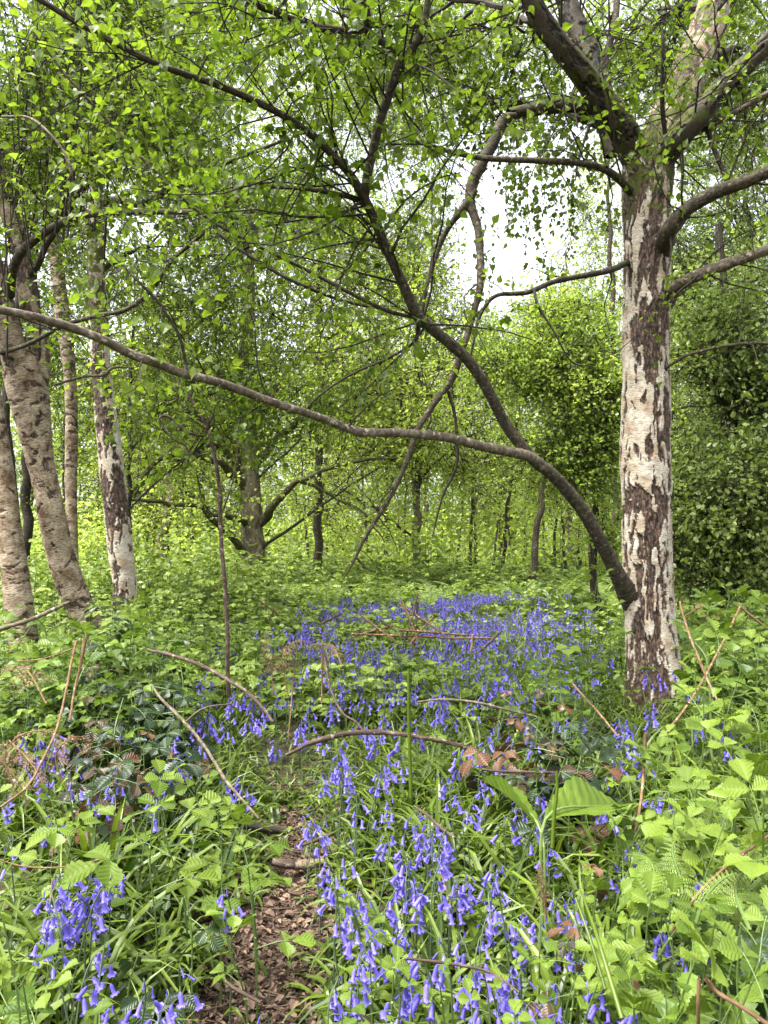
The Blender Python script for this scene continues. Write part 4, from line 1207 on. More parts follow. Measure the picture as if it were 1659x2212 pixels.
def bramble(tipx, tipy, Y, n, size, tone, label=None, hgt=None, kind='bramble_plant', lean=None, grp='bramble shoots of the near bank', seed=None):
    """one leafy shoot; tip given by the place in the picture and the distance"""
    r = np.random.default_rng(int(tipx * 7 + tipy * 13 + Y * 100) if seed is None else seed)
    tip = P(tipx, tipy, Y)
    tip[2] = max(tip[2], 0.10)
    lx, ly = r.uniform(-0.10, 0.10), r.uniform(-0.02, 0.14)
    base = np.array([tip[0] + lx * tip[2] * 2, tip[1] + ly * tip[2] * 2, 0])
    base[2] = float(gz(base[0], base[1]))
    e = empty(kind, base)
    tag(e, label or uniq('%s %s, %s' % ({'young': 'fresh yellow-green bramble shoot with pleated leaflets', 'green': 'mid-green bramble shoot with toothed leaflets', 'old': 'bramble shoot with old dark glossy leaves', 'bronze': 'bramble shoot with brown blotched dying leaves', 'nettle': 'stinging nettle with toothed opposite leaves'}[tone],
        SIZE_W[int(r.integers(0, 8))] if False else '', zone(base[0], base[1]))).replace(' ,', ',') if label is None else label, 'nettle' if tone == 'nettle' else 'bramble', grp)
    rel = tip - base
    cv = np.array([[0, 0, -0.02], rel * 0.35 + np.array([rel[0] * -0.15, 0, 0.02]), rel * 0.72 + np.array([r.uniform(-.02, .02), r.uniform(-.02, .02), 0.01]), rel])
    cv = smooth_path(cv, 5)
    V, F, _ = tubes(cv[None], np.linspace(0.0021, 0.0010, len(cv))[None] * (1 + size * 3), 6)
    st = Acc().add(V, F, 0.5, 0)
    # prickles
    k = 16
    pi_ = r.uniform(0.1, 0.95, k) * (len(cv) - 1)
    pb = np.array([cv[int(q)] for q in pi_])
    leaves(st, pb, norm(r.normal(size=(k, 3)) * np.array([1, 1, .3])), np.tile([[0, 0.1, 1.0]], (k, 1)), 0.007, DIA, 0.8, 0)
    st.build('stem', M['stem'], e)
    az = r.uniform(0, 6.28)
    for q in range(n):
        f = 1 - 0.62 * (q / max(n - 1, 1)) ** 1.1
        p_ = cv[int(round(f * (len(cv) - 1)))]
        az += 2.4 + r.uniform(-.4, .4)
        s_ = size * (0.55 if q == 0 else (0.8 if q == 1 else r.uniform(0.85, 1.15)))
        tilt = r.uniform(-0.35, 0.35) if q > 1 else r.uniform(-1.0, -0.5)
        if tone in ('old', 'bronze'): tilt = r.uniform(0.1, 1.0)
        tn = tone
        if tone == 'green' and q < 2: tn = 'young'
        if tone == 'nettle':
            for dz in (0, math.pi):
                set_leaf(LM['nettle'][int(r.integers(0, 3))], e, p_, az + dz, 0.25 + r.uniform(-.2, .25), s_ * 1.15)
        else:
            set_leaf(LM[tn][int(r.integers(0, len(LM[tn])))], e, p_, az, tilt, s_, r.uniform(-0.35, 0.35))
    return e


NEAR = [(345, 1680, 1.75, 6, .060, 'young'), (425, 1690, 2.0, 5, .055, 'young'), (505, 1765, 1.8, 6, .055, 'young'), (470, 1745, 1.7, 5, .055, 'green'), (535, 1850, 1.6, 5, .055, 'green'), (330, 1745, 1.62, 5, .070, 'young'),
        (115, 1715, 1.8, 6, .050, 'green'), (150, 1690, 1.9, 5, .05, 'young'), (20, 1800, 1.3, 4, .055, 'young'), (8, 1975, 1.02, 3, .055, 'young'), (50, 2110, 1.12, 4, .05, 'green'), (160, 2150, 1.15, 3, .045, 'green'), (10, 1540, 2.6, 6, .06, 'young'),
        (585, 1790, 2.35, 3, .045, 'green'), (770, 1940, 1.5, 4, .042, 'young'), (800, 2080, 1.25, 5, .042, 'young'), (850, 2090, 1.2, 5, .040, 'young'), (890, 2150, 1.1, 4, .04, 'young'), (740, 2170, 1.1, 2, .04, 'bronze'),
        (300, 2040, 1.35, 3, .05, 'old'), (400, 1920, 1.6, 4, .05, 'old'), (110, 2070, 1.2, 3, .05, 'green'), (480, 1960, 1.5, 3, .045, 'green'),
        (1375, 1530, 2.5, 4, .05, 'green'), (1500, 1385, 2.3, 7, .062, 'young'), (1545, 1395, 2.15, 7, .062, 'young'), (1600, 1450, 2.0, 6, .06, 'green'), (1520, 1500, 1.9, 6, .06, 'young'), (1440, 1600, 1.95, 6, .055, 'young'), (1640, 1560, 1.7, 6, .06, 'green'),
        (1590, 1640, 1.35, 6, .06, 'young'), (1500, 1690, 1.5, 6, .055, 'young'), (1420, 1640, 1.7, 6, .05, 'green'), (1650, 1700, 1.2, 5, .06, 'young'), (1560, 1770, 1.3, 5, .055, 'green'), (1455, 1760, 1.45, 5, .05, 'green'), (1340, 1700, 1.8, 4, .045, 'young'),
        (1370, 1790, 1.5, 5, .045, 'green'), (1250, 1840, 1.45, 4, .055, 'bronze'), (1225, 1890, 1.4, 4, .04, 'young'), (1290, 1900, 1.35, 5, .045, 'green'), (1240, 2000, 1.25, 4, .045, 'bronze'), (1400, 1950, 1.2, 6, .045, 'young'), (1430, 1930, 1.25, 5, .045, 'young'),
        (1350, 1990, 1.25, 5, .045, 'green'), (1480, 1960, 1.2, 4, .05, 'green'), (1600, 1975, 1.1, 3, .06, 'old'), (1640, 2060, 0.92, 4, .065, 'young'), (1560, 2110, 1.0, 4, .06, 'young'), (1440, 2150, 1.0, 4, .05, 'young'), (1370, 2160, 1.05, 4, .05, 'green'), (1650, 2140, 0.85, 3, .06, 'young'),
        (1200, 2180, 1.1, 4, .045, 'green'), (1110, 2170, 1.1, 4, .04, 'young'), (1020, 2190, 1.05, 4, .045, 'green'), (1290, 2110, 1.1, 4, .04, 'green'), (950, 2110, 1.2, 3, .035, 'young'), (1160, 1660, 1.9, 2, .03, 'green'), (1100, 2090, 1.3, 3, .035, 'green'),
        (1530, 1855, 1.3, 5, .055, 'green'), (1610, 1850, 1.25, 4, .055, 'green'), (1500, 2060, 1.05, 4, .05, 'green'), (1580, 1560, 1.8, 5, .055, 'green'), (1525, 1440, 2.4, 5, .055, 'green'), (1640, 1380, 2.5, 6, .06, 'green'),
        (230, 1385, 3.3, 6, .055, 'young'), (280, 1320, 3.4, 5, .06, 'green'), (250, 1420, 3.1, 6, .055, 'old'), (330, 1440, 3.0, 6, .06, 'old'), (210, 1470, 2.8, 6, .055, 'green'), (290, 1500, 2.7, 5, .065, 'old'), (375, 1490, 2.9, 5, .06, 'old'), (150, 1440, 3.1, 6, .055, 'green'), (90, 1420, 3.2, 6, .055, 'green'),
        (60, 1480, 2.9, 5, .055, 'young'), (225, 1590, 2.5, 5, .055, 'old'), (300, 1560, 2.5, 4, .06, 'bronze'), (390, 1560, 2.6, 5, .055, 'bronze'), (340, 1600, 2.5, 4, .05, 'bronze'), (130, 1560, 2.5, 5, .05, 'green'), (240, 1640, 2.3, 4, .05, 'old'),
        (1105, 1490, 2.6, 5, .05, 'bronze'), (1180, 1480, 2.6, 6, .052, 'bronze'), (1245, 1500, 2.5, 6, .055, 'old'), (1160, 1560, 2.45, 5, .052, 'bronze'), (1200, 1600, 2.35, 5, .05, 'old'), (1290, 1505, 2.6, 5, .055, 'old'), (1140, 1600, 2.3, 5, .045, 'old'), (1250, 1650, 2.15, 4, .045, 'bronze'), (1320, 1540, 2.5, 5, .05, 'old'),
        *[(float(x_), float(y_), 2.3 + (1640 - y_) / 230, 6, .080, 'old' if q_ % 4 else 'bronze') for q_, (x_, y_) in enumerate(zip([205, 250, 300, 345, 230, 280, 330, 375, 215, 260, 310, 190, 240, 365, 400, 180], [1430, 1455, 1440, 1470, 1500, 1520, 1540, 1530, 1570, 1590, 1600, 1530, 1640, 1590, 1500, 1480]))],
        *[(float(x_), float(y_), 2.1 + (1640 - y_) / 230, 5, .084, ('bronze', 'old')[q_ % 2]) for q_, (x_, y_) in enumerate(zip([1090, 1130, 1165, 1200, 1235, 1270, 1110, 1190, 1250, 1220], [1520, 1500, 1530, 1510, 1540, 1520, 1560, 1580, 1590, 1620]))],
        *[(float(x_), float(y_), 3.2 + (q_ % 4) * 0.2, 9, .072, ('green', 'green', 'old', 'young')[q_ % 4]) for q_, (x_, y_) in enumerate(zip([130, 175, 215, 255, 290, 330, 365, 400, 60, 95, 240, 310, 350, 30, 160, 270], [1400, 1375, 1395, 1330, 1350, 1310, 1370, 1400, 1440, 1420, 1290, 1370, 1420, 1470, 1450, 1410]))],
        *[(float(x_), float(y_), 3.5, 9, .070, ('green', 'young')[q_ % 2]) for q_, (x_, y_) in enumerate(zip([1255, 1290, 1220, 1310, 1240], [1255, 1245, 1300, 1320, 1350]))],
        *[(float(x_), float(y_), 3.2, 9, .070, ('green', 'green', 'young')[q_ % 3]) for q_, (x_, y_) in enumerate(zip([1530, 1575, 1620, 1655, 1600], [1310, 1290, 1300, 1320, 1360]))],
        (1060, 1440, 3.0, 5, .05, 'green'), (1270, 1390, 3.4, 6, .055, 'green'), (1290, 1270, 3.7, 6, .06, 'young'), (1260, 1290, 3.6, 6, .06, 'young'), (1250, 1330, 3.5, 6, .055, 'green'), (1320, 1350, 3.6, 6, .055, 'green'), (1100, 1310, 3.9, 5, .055, 'young'), (1160, 1400, 3.3, 6, .055, 'green'),
        (980, 1400, 3.4, 5, .05, 'young'), (900, 1440, 3.1, 4, .05, 'green')]
NET_L = [(1560, 1480, 2.1, 6, .07), (1620, 1300, 3.2, 7, .07), (1540, 1290, 3.4, 7, .07), (1440, 1710, 1.55, 6, .06), (1520, 1810, 1.4, 5, .06), (1500, 2020, 1.15, 5, .055), (1600, 2000, 1.2, 5, .06), (1450, 1840, 1.4, 5, .05), (1090, 1990, 1.4, 4, .04), (1560, 1930, 1.25, 5, .055)]
for x, y, Yd, n, s_, tn in NEAR:
    if y > 1500: y += 18
    if x > 1350: s_ *= 1.25
    elif x < 600: s_ *= 1.12
    bramble(x, y, Yd, n, s_, tn)
for x, y, Yd, n, s_ in NET_L:
    bramble(x, y, Yd, n, s_, 'nettle', kind='nettle', grp='nettles on the right bank')

# mid-distance shoots: single low-detail plants, three kinds, copied
def simple_plant(name, mats, shape, nleaf, h, size, tone, seed):
    r = np.random.default_rng(seed)
    ac = Acc()
    cv = smooth_path(np.array([[0, 0, -0.02], [0.02, 0.01, h * 0.4], [0.03 * r.normal(), 0.03 * r.normal(), h * 0.75], [0.06 * r.normal(), 0.06 * r.normal(), h]]), 4)
    V, F, _ = tubes(cv[None], np.linspace(0.004, 0.002, len(cv))[None], 4)
    ac.add(V, F, 0.5, 1)
    az = r.uniform(0, 6)
    for q in range(nleaf):
        f = 1 - 0.7 * q / nleaf
        p_ = cv[int(f * (len(cv) - 1))]
        az += 2.4
        Vc, Fc, Vt, Ft, pe = compound(shape, seed=seed * 31 + q, petiole=0.9)
        s_ = size * r.uniform(0.7, 1.15) * (0.6 if q == 0 else 1)
        tl = r.uniform(-0.5, 0.3)
        for vv, ff, mi, tt in ((Vc, Fc, 0, np.clip(tone + r.normal() * 0.2, 0, 1)), (Vt, Ft, 1, 0.5)):
            v_ = (vv + np.array([0.9, 0, 0.26])) * s_
            v_ = np.stack([v_[:, 0] * math.cos(tl) + v_[:, 2] * math.sin(tl), v_[:, 1], -v_[:, 0] * math.sin(tl) + v_[:, 2] * math.cos(tl)], -1)
            ac.add(rotz(v_, az) + p_, ff, tt, mi)
    return ac.mesh(name, [M[m_] for m_ in mats])


MID = [simple_plant('bramble_plant', ('bramble', 'stem'), LEAFLET_LO, 9, 0.45, 0.055, 0.55, 1), simple_plant('bramble_plant', ('bramble', 'stem'), LEAFLET_LO, 10, 0.38, 0.055, 0.8, 2),
       simple_plant('bramble_plant', ('young', 'stem'), LEAFLET_LO, 8, 0.5, 0.05, 0.3, 3), simple_plant('bramble_plant', ('bramble', 'stem'), LEAFLET_LO, 11, 0.34, 0.06, 0.3, 4)]
nmid = 0
while nmid < 200:
    Yd = RNG.uniform(2.7, 6.2)
    x = RNG.uniform(-0.56, 0.56) * Yd
    if nmid > 150:
        Yd = RNG.uniform(3.2, 4.9)
        x = RNG.uniform(-0.54, -0.27) * Yd
    px_, py_ = px_of(np.array([x, Yd, 0.3]))
    px_, py_ = px_[0], py_[0]
    # thick on both banks, sparse over the carpet and the grass
    w_ = 1.0 if px_ < 330 or px_ > 1420 else (0.65 if px_ < 560 or px_ > 1230 else 0.35)
    if Yd < 3.6 and 430 < px_ < 1050: w_ = 0.06
    if RNG.uniform() > w_: continue
    if 1300 < px_ < 1500 and Yd < 4.9: continue
    o = bpy.data.objects.new('bramble_plant', MID[int(RNG.integers(0, 4))])
    COL.objects.link(o)
    o.location = (x, Yd, float(gz(x, Yd)))
    sc_ = RNG.uniform(0.7, 1.15)

    if nmid > 150: sc_ *= 1.3
    o.scale = (sc_,) * 3
    o.rotation_euler = (RNG.normal() * .1, RNG.normal() * .1, RNG.uniform(0, 6.28))
    tag(o, 'green bramble shoot %s, %s' % (['with few leaves', 'with many leaves', 'half hidden by others', 'standing upright'][nmid % 4], zone(x, Yd)), 'bramble', 'bramble shoots of the middle distance')
    nmid += 1


# ------------------------------------------------------------------ stuff: undergrowth, strap leaves, litter, far flowers
def scatter(n, y0, y1, spread=0.60, power=1.0):
    Yd = y0 + (y1 - y0) * RNG.uniform(0, 1, n) ** power
    x = RNG.uniform(-spread, spread, n) * (Yd + 0.4)
    return x, Yd


a = Acc()
for (n, y0, y1, hlo, hhi, sz, nn, pw) in [(5600, 4.2, 9, 0.10, 0.50, 0.055, 4, 0.9), (8000, 8, 18, 0.15, 0.75, 0.08, 4, 1.0), (9000, 16, 46, 0.25, 0.85, 0.14, 3, 1.0)]:
    x, Yd = scatter(n, y0, y1, 0.62, pw)
    px_, _ = px_of(np.stack([x, Yd, x * 0], -1))
    cl = fbm(np.stack([x * 0.9, Yd * 0.9, x * 0], -1), 2, 31)
    carpet = (Yd < 12.5) & (px_ > 560 + 20 * (Yd - 5)) & (px_ < 1330) & (cl < 0.66)
    keep = ~(carpet & (RNG.uniform(0, 1, n) < np.where(Yd < 5.8, 0.35, 0.86)))
    keep &= RNG.uniform(0, 1, n) < np.clip(0.3 + (cl - 0.35) * 3, 0.2, 1)
    keep &= ~((px_ > 1320) & (px_ < 1490) & (Yd < 4.75))
    x, Yd, cl, px_ = x[keep], Yd[keep], cl[keep], px_[keep]
    n = len(x)
    hh = RNG.uniform(hlo, hhi, n) * (0.35 + 1.9 * cl ** 1.6) * np.where((px_ > 600) & (px_ < 1330) & (Yd < 14), 0.55, 1.0)
    b_ = np.stack([x, Yd, gz(x, Yd)], -1)
    tip = b_ + np.stack([RNG.normal(size=n) * 0.05, RNG.normal(size=n) * 0.05, hh], -1)
    st = np.stack([b_, (b_ + tip) / 2 + RNG.normal(size=(n, 3)) * 0.01, tip], 1)
    kq = n if y0 < 5 else n // 8
    V, F, _ = tubes(st[:kq], (np.full((n, 3), 0.0028) * (1 + Yd[:, None] * 0.03) * 0.6)[:kq], 3)
    a.add(V, F, 0.2, 1)
    for q in range(nn):
        az = RNG.uniform(0, 6.28, n)
        c0 = b_ + (tip - b_) * RNG.uniform(0.45, 1.0, (n, 1))
        d0 = np.stack([np.cos(az), np.sin(az), RNG.uniform(-0.7, 0.5, n)], -1)
        c0 = c0 + d0 * sz * 0.9
        tn = np.clip(0.25 + 0.5 * cl + RNG.normal(size=n) * 0.2, 0, 1)
        for k, an in enumerate((0, 1.25, -1.25)):
            c_, s_ = math.cos(an), math.sin(an)
            dd = np.stack([d0[:, 0] * c_ - d0[:, 1] * s_, d0[:, 0] * s_ + d0[:, 1] * c_, d0[:, 2] - 0.1], -1)
            leaves(a, c0, dd, norm(np.array([0, -0.25, 0.9]) + rv(n) * 0.65), sz * RNG.uniform(0.8, 1.25, n), HEX, tn, 0)
tag(a.build('undergrowth', [M['under'], M['stem']]), kind='stuff')

# bracken fronds beyond the flowers
a = Acc()
n = 520
x, Yd = scatter(n, 11.5, 20, 0.55)
b_ = np.stack([x, Yd, gz(x, Yd)], -1)
az = RNG.uniform(0, 6.28, n)
Lf = RNG.uniform(0.5, 0.9, n)
fr = np.zeros((n, 8, 3))
for k in range(8):
    t = k / 7
    fr[:, k] = b_ + np.stack([np.cos(az) * Lf * (0.15 * t + 0.5 * t ** 2), np.sin(az) * Lf * (0.15 * t + 0.5 * t ** 2), Lf * (1.0 * t - 0.42 * t ** 2.5)], -1)
V, F, _ = tubes(fr, np.full((n, 8), 0.004), 3)
a.add(V, F, 0.3, 1)
for k in range(2, 8):
    T = norm(fr[:, k] - fr[:, k - 1])
    S = norm(np.cross(T, [0, 0, 1.0]))
    for sg in (-1, 1):
        for half in (0, 0.5):
            c0 = fr[:, k - 1] * (1 - half) + fr[:, k] * half
            leaves(a, c0, norm(S * sg + T * 0.35 - np.array([0, 0, .1])), np.cross(S, T) * -1 + rv(n) * 0.1, Lf * 0.34 * (1.15 - (k + half) / 8), (DIA[0] * np.array([1, 0.45, 1]), DIA[1]), RNG.uniform(0.1, 0.9, n), 0)
tag(a.build('bracken', [M['fern'], M['stem']]), kind='stuff')


def straps(acc, x, Yd, Lb, wd, seg, flat=0.5):
    n = len(x)
    az = RNG.uniform(0, 6.28, n)
    ev = RNG.uniform(0.35, 1.2, n)
    b_ = np.stack([x, Yd, gz(x, Yd) - 0.005], -1)
    d = np.stack([np.cos(az) * np.cos(ev), np.sin(az) * np.cos(ev), np.sin(ev)], -1)
    side = np.stack([-np.sin(az), np.cos(az), np.zeros(n)], -1)
    side = norm(side + rv(n) * 0.25)
    pts = np.zeros((n, seg + 1, 3))
    pts[:, 0] = b_
    bend = RNG.uniform(0.7, 1.9, n) * flat
    hd = np.stack([np.cos(az), np.sin(az), np.zeros(n)], -1)
    for k in range(seg):
        pts[:, k + 1] = pts[:, k] + d * (Lb / seg)[:, None]
        g_ = gz(pts[:, k + 1, 0], pts[:, k + 1, 1]) + 0.012
        pts[:, k + 1, 2] = np.maximum(pts[:, k + 1, 2], g_)
        d = norm(d + np.array([0, 0, -1.0]) * (bend * (k + 1) / seg * 6 / seg)[:, None] + RNG.normal(size=(n, 3)) * 0.05)
    prof = np.array([0.55, 0.85, 1.0, 0.95, 0.75, 0.45, 0.05]) if seg == 6 else np.interp(np.linspace(0, 1, seg + 1), np.linspace(0, 1, 7), [0.55, 0.85, 1.0, 0.95, 0.75, 0.45, 0.05])
    wv = wd[:, None] * prof[None] / 2
    up = np.array([0, 0, 1.0])
    Lv = pts - side[:, None] * wv[..., None] + up * wv[..., None] * 0.45
    Rv = pts + side[:, None] * wv[..., None] + up * wv[..., None] * 0.45
    V = np.stack([Lv, pts, Rv], 2).reshape(n, -1, 3)
    m_ = seg + 1
    i = np.arange(seg)[:, None] * 3 + np.arange(2)[None]
    F0 = np.stack([i, i + 1, i + 4, i + 3], -1).reshape(-1, 4)
    F = (np.arange(n)[:, None, None] * m_ * 3 + F0[None]).reshape(-1, 4)
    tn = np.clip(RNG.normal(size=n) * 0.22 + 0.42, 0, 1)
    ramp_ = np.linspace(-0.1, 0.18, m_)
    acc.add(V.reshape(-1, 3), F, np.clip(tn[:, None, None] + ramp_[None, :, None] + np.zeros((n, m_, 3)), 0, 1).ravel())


a = Acc()
for (n, y0, y1, Lr, wr, seg) in [(11500, 0.55, 3.2, (0.16, 0.42), (0.009, 0.021), 6), (10000, 3.0, 6.0, (0.16, 0.36), (0.008, 0.016), 4), (9000, 5.5, 13, (0.2, 0.36), (0.010, 0.018), 3)]:
    x, Yd = scatter(n, y0, y1, 0.60, 0.8 if y0 < 1 else 1)
    # grown in tufts
    tx = x + 0.035 * RNG.normal(size=n)
    d = np.abs(tx - path_x(Yd))
    bare = np.where(Yd < 2.2, 0.150, 0.150 - 0.16 * (Yd - 2.2))
    bare = bare * (0.8 + 0.7 * (noise3(np.stack([Yd * 4, np.sign(tx - path_x(Yd)), Yd * 0], -1), 14) - 0.5))
    keep = (d > bare) | (RNG.uniform(0, 1, n) < 0.05)
    keep &= fbm(np.stack([x * 3.5, Yd * 3.5, x * 0], -1), 2, 51) > 0.30
    x, Yd = tx[keep], Yd[keep]
    n = len(x)
    short = np.clip(1.0 - 2.6 * (0.38 - np.clip(np.abs(x - path_x(Yd)), 0, 0.38)), 0.30, 1)
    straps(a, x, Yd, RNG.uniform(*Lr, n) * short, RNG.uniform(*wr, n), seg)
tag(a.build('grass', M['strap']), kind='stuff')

# leaf litter on and beside the path
a = Acc()
n = 11000
Yd = RNG.uniform(0.5, 3.0, n)
x = path_x(Yd) + RNG.normal(size=n) * 0.14
keep = RNG.uniform(0, 1, n) < 1.0
x2, Y2 = scatter(3500, 0.6, 5, 0.58)
x, Yd = np.concatenate([x, x2]), np.concatenate([Yd, Y2])
n = len(x)
p = np.stack([x, Yd, gz(x, Yd) + RNG.uniform(0.008, 0.026, n)], -1)
az = RNG.uniform(0, 6.28, n)
curl = leaf_grid(0.62, 1, 4, 0.35, 0.0, 0.12, 0.35, 0.5)
leaves(a, p, np.stack([np.cos(az), np.sin(az), RNG.normal(size=n) * 0.25], -1), norm(np.array([0, 0, 1.0]) + rv(n) * 0.55), 0.007 + 0.026 * RNG.uniform(0, 1, n) ** 2.2, curl, np.clip(RNG.normal(size=n) * 0.3 + 0.4, 0, 1))
m_ = 900
Yt = RNG.uniform(0.6, 3.4, m_)
xt = path_x(Yt) + RNG.normal(size=m_) * 0.15
pt = np.stack([xt, Yt, gz(xt, Yt) + 0.016], -1)
tw = walk(pt, np.stack([np.cos(az[:m_]), np.sin(az[:m_]), np.zeros(m_)], -1), RNG.uniform(0.03, 0.12, m_), 4, 0.15)
tw[:, :, 2] = gz(tw[:, :, 0], tw[:, :, 1]) + RNG.uniform(0.01, 0.03, (m_, 1))
V, F, _ = tubes(tw, np.full((m_, 4), 0.0013) * RNG.uniform(0.5, 1.6, (m_, 1)), 4)
a.add(V, F, 0.25)
tag(a.build('leaf_litter', M['dead_leaf']), kind='stuff')


# ------------------------------------------------------------------ bluebells
def bell(k=6, hi=True):
    """one hanging bell, mouth down along -z, length 1"""
    zs = [0, -0.08, -0.30, -0.72, -0.92, -1.0, -0.93]
    rs = [0.03, 0.11, 0.17, 0.17, 0.21, 0.30, 0.36]
    if not hi: zs, rs = [0, -0.15, -0.7, -1.0], [0.05, 0.20, 0.19, 0.34]
    an = np.arange(k) * 2 * np.pi / k
    V = np.array([[r * math.cos(t) * (1 + (0.22 if (hi and i_ > 3 and j % 2) else 0)), r * math.sin(t) * (1 + (0.22 if (hi and i_ > 3 and j % 2) else 0)), z + (0.10 if hi and i_ > 3 and j % 2 == 0 else 0)] for i_, (z, r) in enumerate(zip(zs, rs)) for j, t in enumerate(an)])
    i = np.arange(len(zs) - 1)[:, None] * k
    j = np.arange(k)[None]
    F = np.stack(np.broadcast_arrays(i + j, i + (j + 1) % k, i + k + (j + 1) % k, i + k + j), -1).reshape(-1, 4)
    V[:, :2] *= 0.90
    return V, F


BV, BF = bell(12)
BVL, BFL = bell(4, False)
bt = np.clip(-BV[:, 2], 0, 1)
BELL = [Acc().add(BV * np.array([1, 1, 1]), BF, np.clip(t0 + 0.35 * bt, 0, 1)).mesh('flower', M['violet'], smooth=True) for t0 in (0.1, 0.3, 0.5)]
BUD = Acc().add(BV * np.array([0.6, 0.6, 1]), BF, 0.15).mesh('flower', M['violet'], smooth=True)


def bluebell_variant(seed, hi=True):
    """stem curve and bells: list of (position, rotation, scale, mesh index)"""
    r = np.random.default_rng(seed)
    h = r.uniform(0.24, 0.33)
    az = 0.0
    bend = r.uniform(1.2, 3.2)
    cv, p_, an = [], np.array([0.0, 0, -0.01]), r.uniform(-0.08, 0.08)
    for k in range(15):
        cv.append(p_.copy())
        t = k / 14
        an += 0.02 * r.normal() + (bend * 0.45 * max(0, t - 0.68) ** 1.1)
        p_ = p_ + np.array([math.sin(an), 0, math.cos(an)]) * h / 14
    cv = np.array(cv)
    nb = int(r.integers(5, 11))
    bells = []
    for q in range(nb):
        f = 0.79 + 0.21 * q / (nb - 1)
        c0 = cv[min(14, int(f * 14))]
        a_ = r.normal() * 0.9 + (math.pi if q % 2 and f < .85 and r.uniform() < .5 else 0)
        ln = 0.0195 * (1.1 - 0.40 * (q / nb) ** 2) * r.uniform(0.9, 1.1)
        stalk = 0.019 * (1.25 - 0.8 * q / nb)
        top = c0 + np.array([math.cos(a_) * stalk, math.sin(a_) * stalk, 0.004])
        tilt = r.uniform(0.15, 0.75) * (1.0 if q < nb - 2 else 1.5)
        bells.append((c0, top, a_, tilt, ln, 3 if q >= nb - 2 else int(r.integers(0, 3))))
    return cv, bells


def variant_meshes(seed):
    cv, bells = bluebell_variant(seed)
    ac = Acc()
    V, F, _ = tubes(cv[None], np.linspace(0.0026, 0.0013, len(cv))[None], 6)
    ac.add(V, F, 0.3)
    st = np.array([[b[0], (b[0] + b[1]) / 2 + np.array([0, 0, 0.003]), b[1]] for b in bells])
    V, F, _ = tubes(st, np.full((len(st), 3), 0.0008), 4)
    ac.add(V, F, 0.6)
    return ac.mesh('stem', M['violet_stem'], smooth=True), bells


VAR = [variant_meshes(200 + i_) for i_ in range(9)]


def lowpoly_bluebell(seed, k=4, both=True):
    cv, bells = bluebell_variant(seed)
    ac = Acc()
    V, F, _ = tubes(cv[None, ::2], np.full((1, 8), 0.0022), 3)
    ac.add(V, F, 0.3, 1)
    B0, F0 = (bell(6, False) if k == 6 else (BVL, BFL))
    for c0, top, a_, tilt, ln, mi in bells:
        v = B0 * ln * 1.25
        c, s_ = math.cos(-tilt), math.sin(-tilt)
        v = np.stack([v[:, 0] * c + v[:, 2] * s_, v[:, 1], -v[:, 0] * s_ + v[:, 2] * c], -1)
        ac.add(rotz(v, a_) + top, F0, 0.15 + 0.25 * (mi % 3) + 0.2 * (B0[:, 2] < -0.9), 0)
    return ac


LOWV = [lowpoly_bluebell(300 + i_, 6).mesh('bluebell', [M['violet'], M['violet_stem']], smooth=True) for i_ in range(8)]

fl = []
C5 = [(70, 980), (270, 1020), (330, 1000), (400, 970), (570, 980), (410, 1110), (410, 1150), (460, 1220), (360, 1260), (580, 1260), (900, 1190), (545, 1410), (735, 1375), (240, 1440), (130, 1450), (370, 1450), (15, 790), (130, 740), (235, 640), (235, 820), (415, 570), (435, 505), (480, 770), (485, 870), (600, 610), (590, 735), (510, 480), (630, 350), (600, 270), (100, 415), (190, 430), (265, 440), (310, 390), (20, 510), (180, 170), (220, 300), (160, 290), (640, 430), (800, 400), (720, 180), (790, 190), (780, 130), (850, 160), (900, 200), (930, 240), (1000, 190), (1020, 70), (1010, 120), (1150, 80), (1200, 30), (1130, 120), (1200, 230), (1080, 150), (1320, 1390), (1430, 1260), (1490, 1240), (1550, 1200), (1490, 1010), (1600, 1090), (1540, 1160), (1510, 870), (1440, 890), (1620, 930), (1640, 1060), (1500, 730), (1390, 650), (1400, 600), (1510, 660), (1620, 690), (1530, 520), (1500, 380), (1600, 400), (1560, 440), (1620, 530), (1320, 550), (1460, 430), (860, 130), (750, 150), (960, 200), (340, 1040), (300, 1050), (430, 960)]
C6 = [(40, 370), (90, 400), (190, 140), (290, 400), (310, 450), (350, 520), (430, 400), (350, 270), (430, 310), (420, 460), (510, 260), (510, 350), (570, 200), (560, 220), (655, 500), (905, 415), (890, 490), (840, 30), (500, 620), (505, 690), (140, 660), (130, 690), (220, 650), (290, 620), (210, 780), (60, 590), (380, 590), (720, 760), (950, 770), (1050, 810), (1000, 780), (1100, 640), (1080, 510), (1030, 620), (60, 830), (120, 820), (100, 920), (160, 870), (180, 930), (40, 880), (270, 880), (320, 860), (350, 910), (380, 1000), (480, 1000), (570, 1010), (560, 980), (650, 1030), (620, 1060), (640, 1140), (650, 1190), (600, 1250), (640, 1230), (700, 1230), (430, 1230), (380, 1210), (440, 1260), (120, 1330), (200, 1310), (180, 1380), (220, 1440), (290, 1320), (520, 1390), (490, 1400), (550, 1410), (920, 1370), (960, 1350), (940, 1450), (1140, 1290), (1120, 1310), (1160, 1210), (1160, 1010), (1230, 1120), (1400, 940), (1440, 1050), (1370, 1040), (1160, 810), (1220, 830), (920, 1100), (800, 930), (790, 990), (720, 900), (1050, 180), (1120, 150), (1160, 220), (1290, 60), (1360, 200), (1480, 290), (1560, 230), (1330, 70), (15, 1090), (20, 1120), (30, 1340), (70, 1390), (640, 240), (650, 270), (720, 190), (480, 190), (1060, 350), (150, 640), (200, 690), (270, 640), (80, 800), (140, 850)]
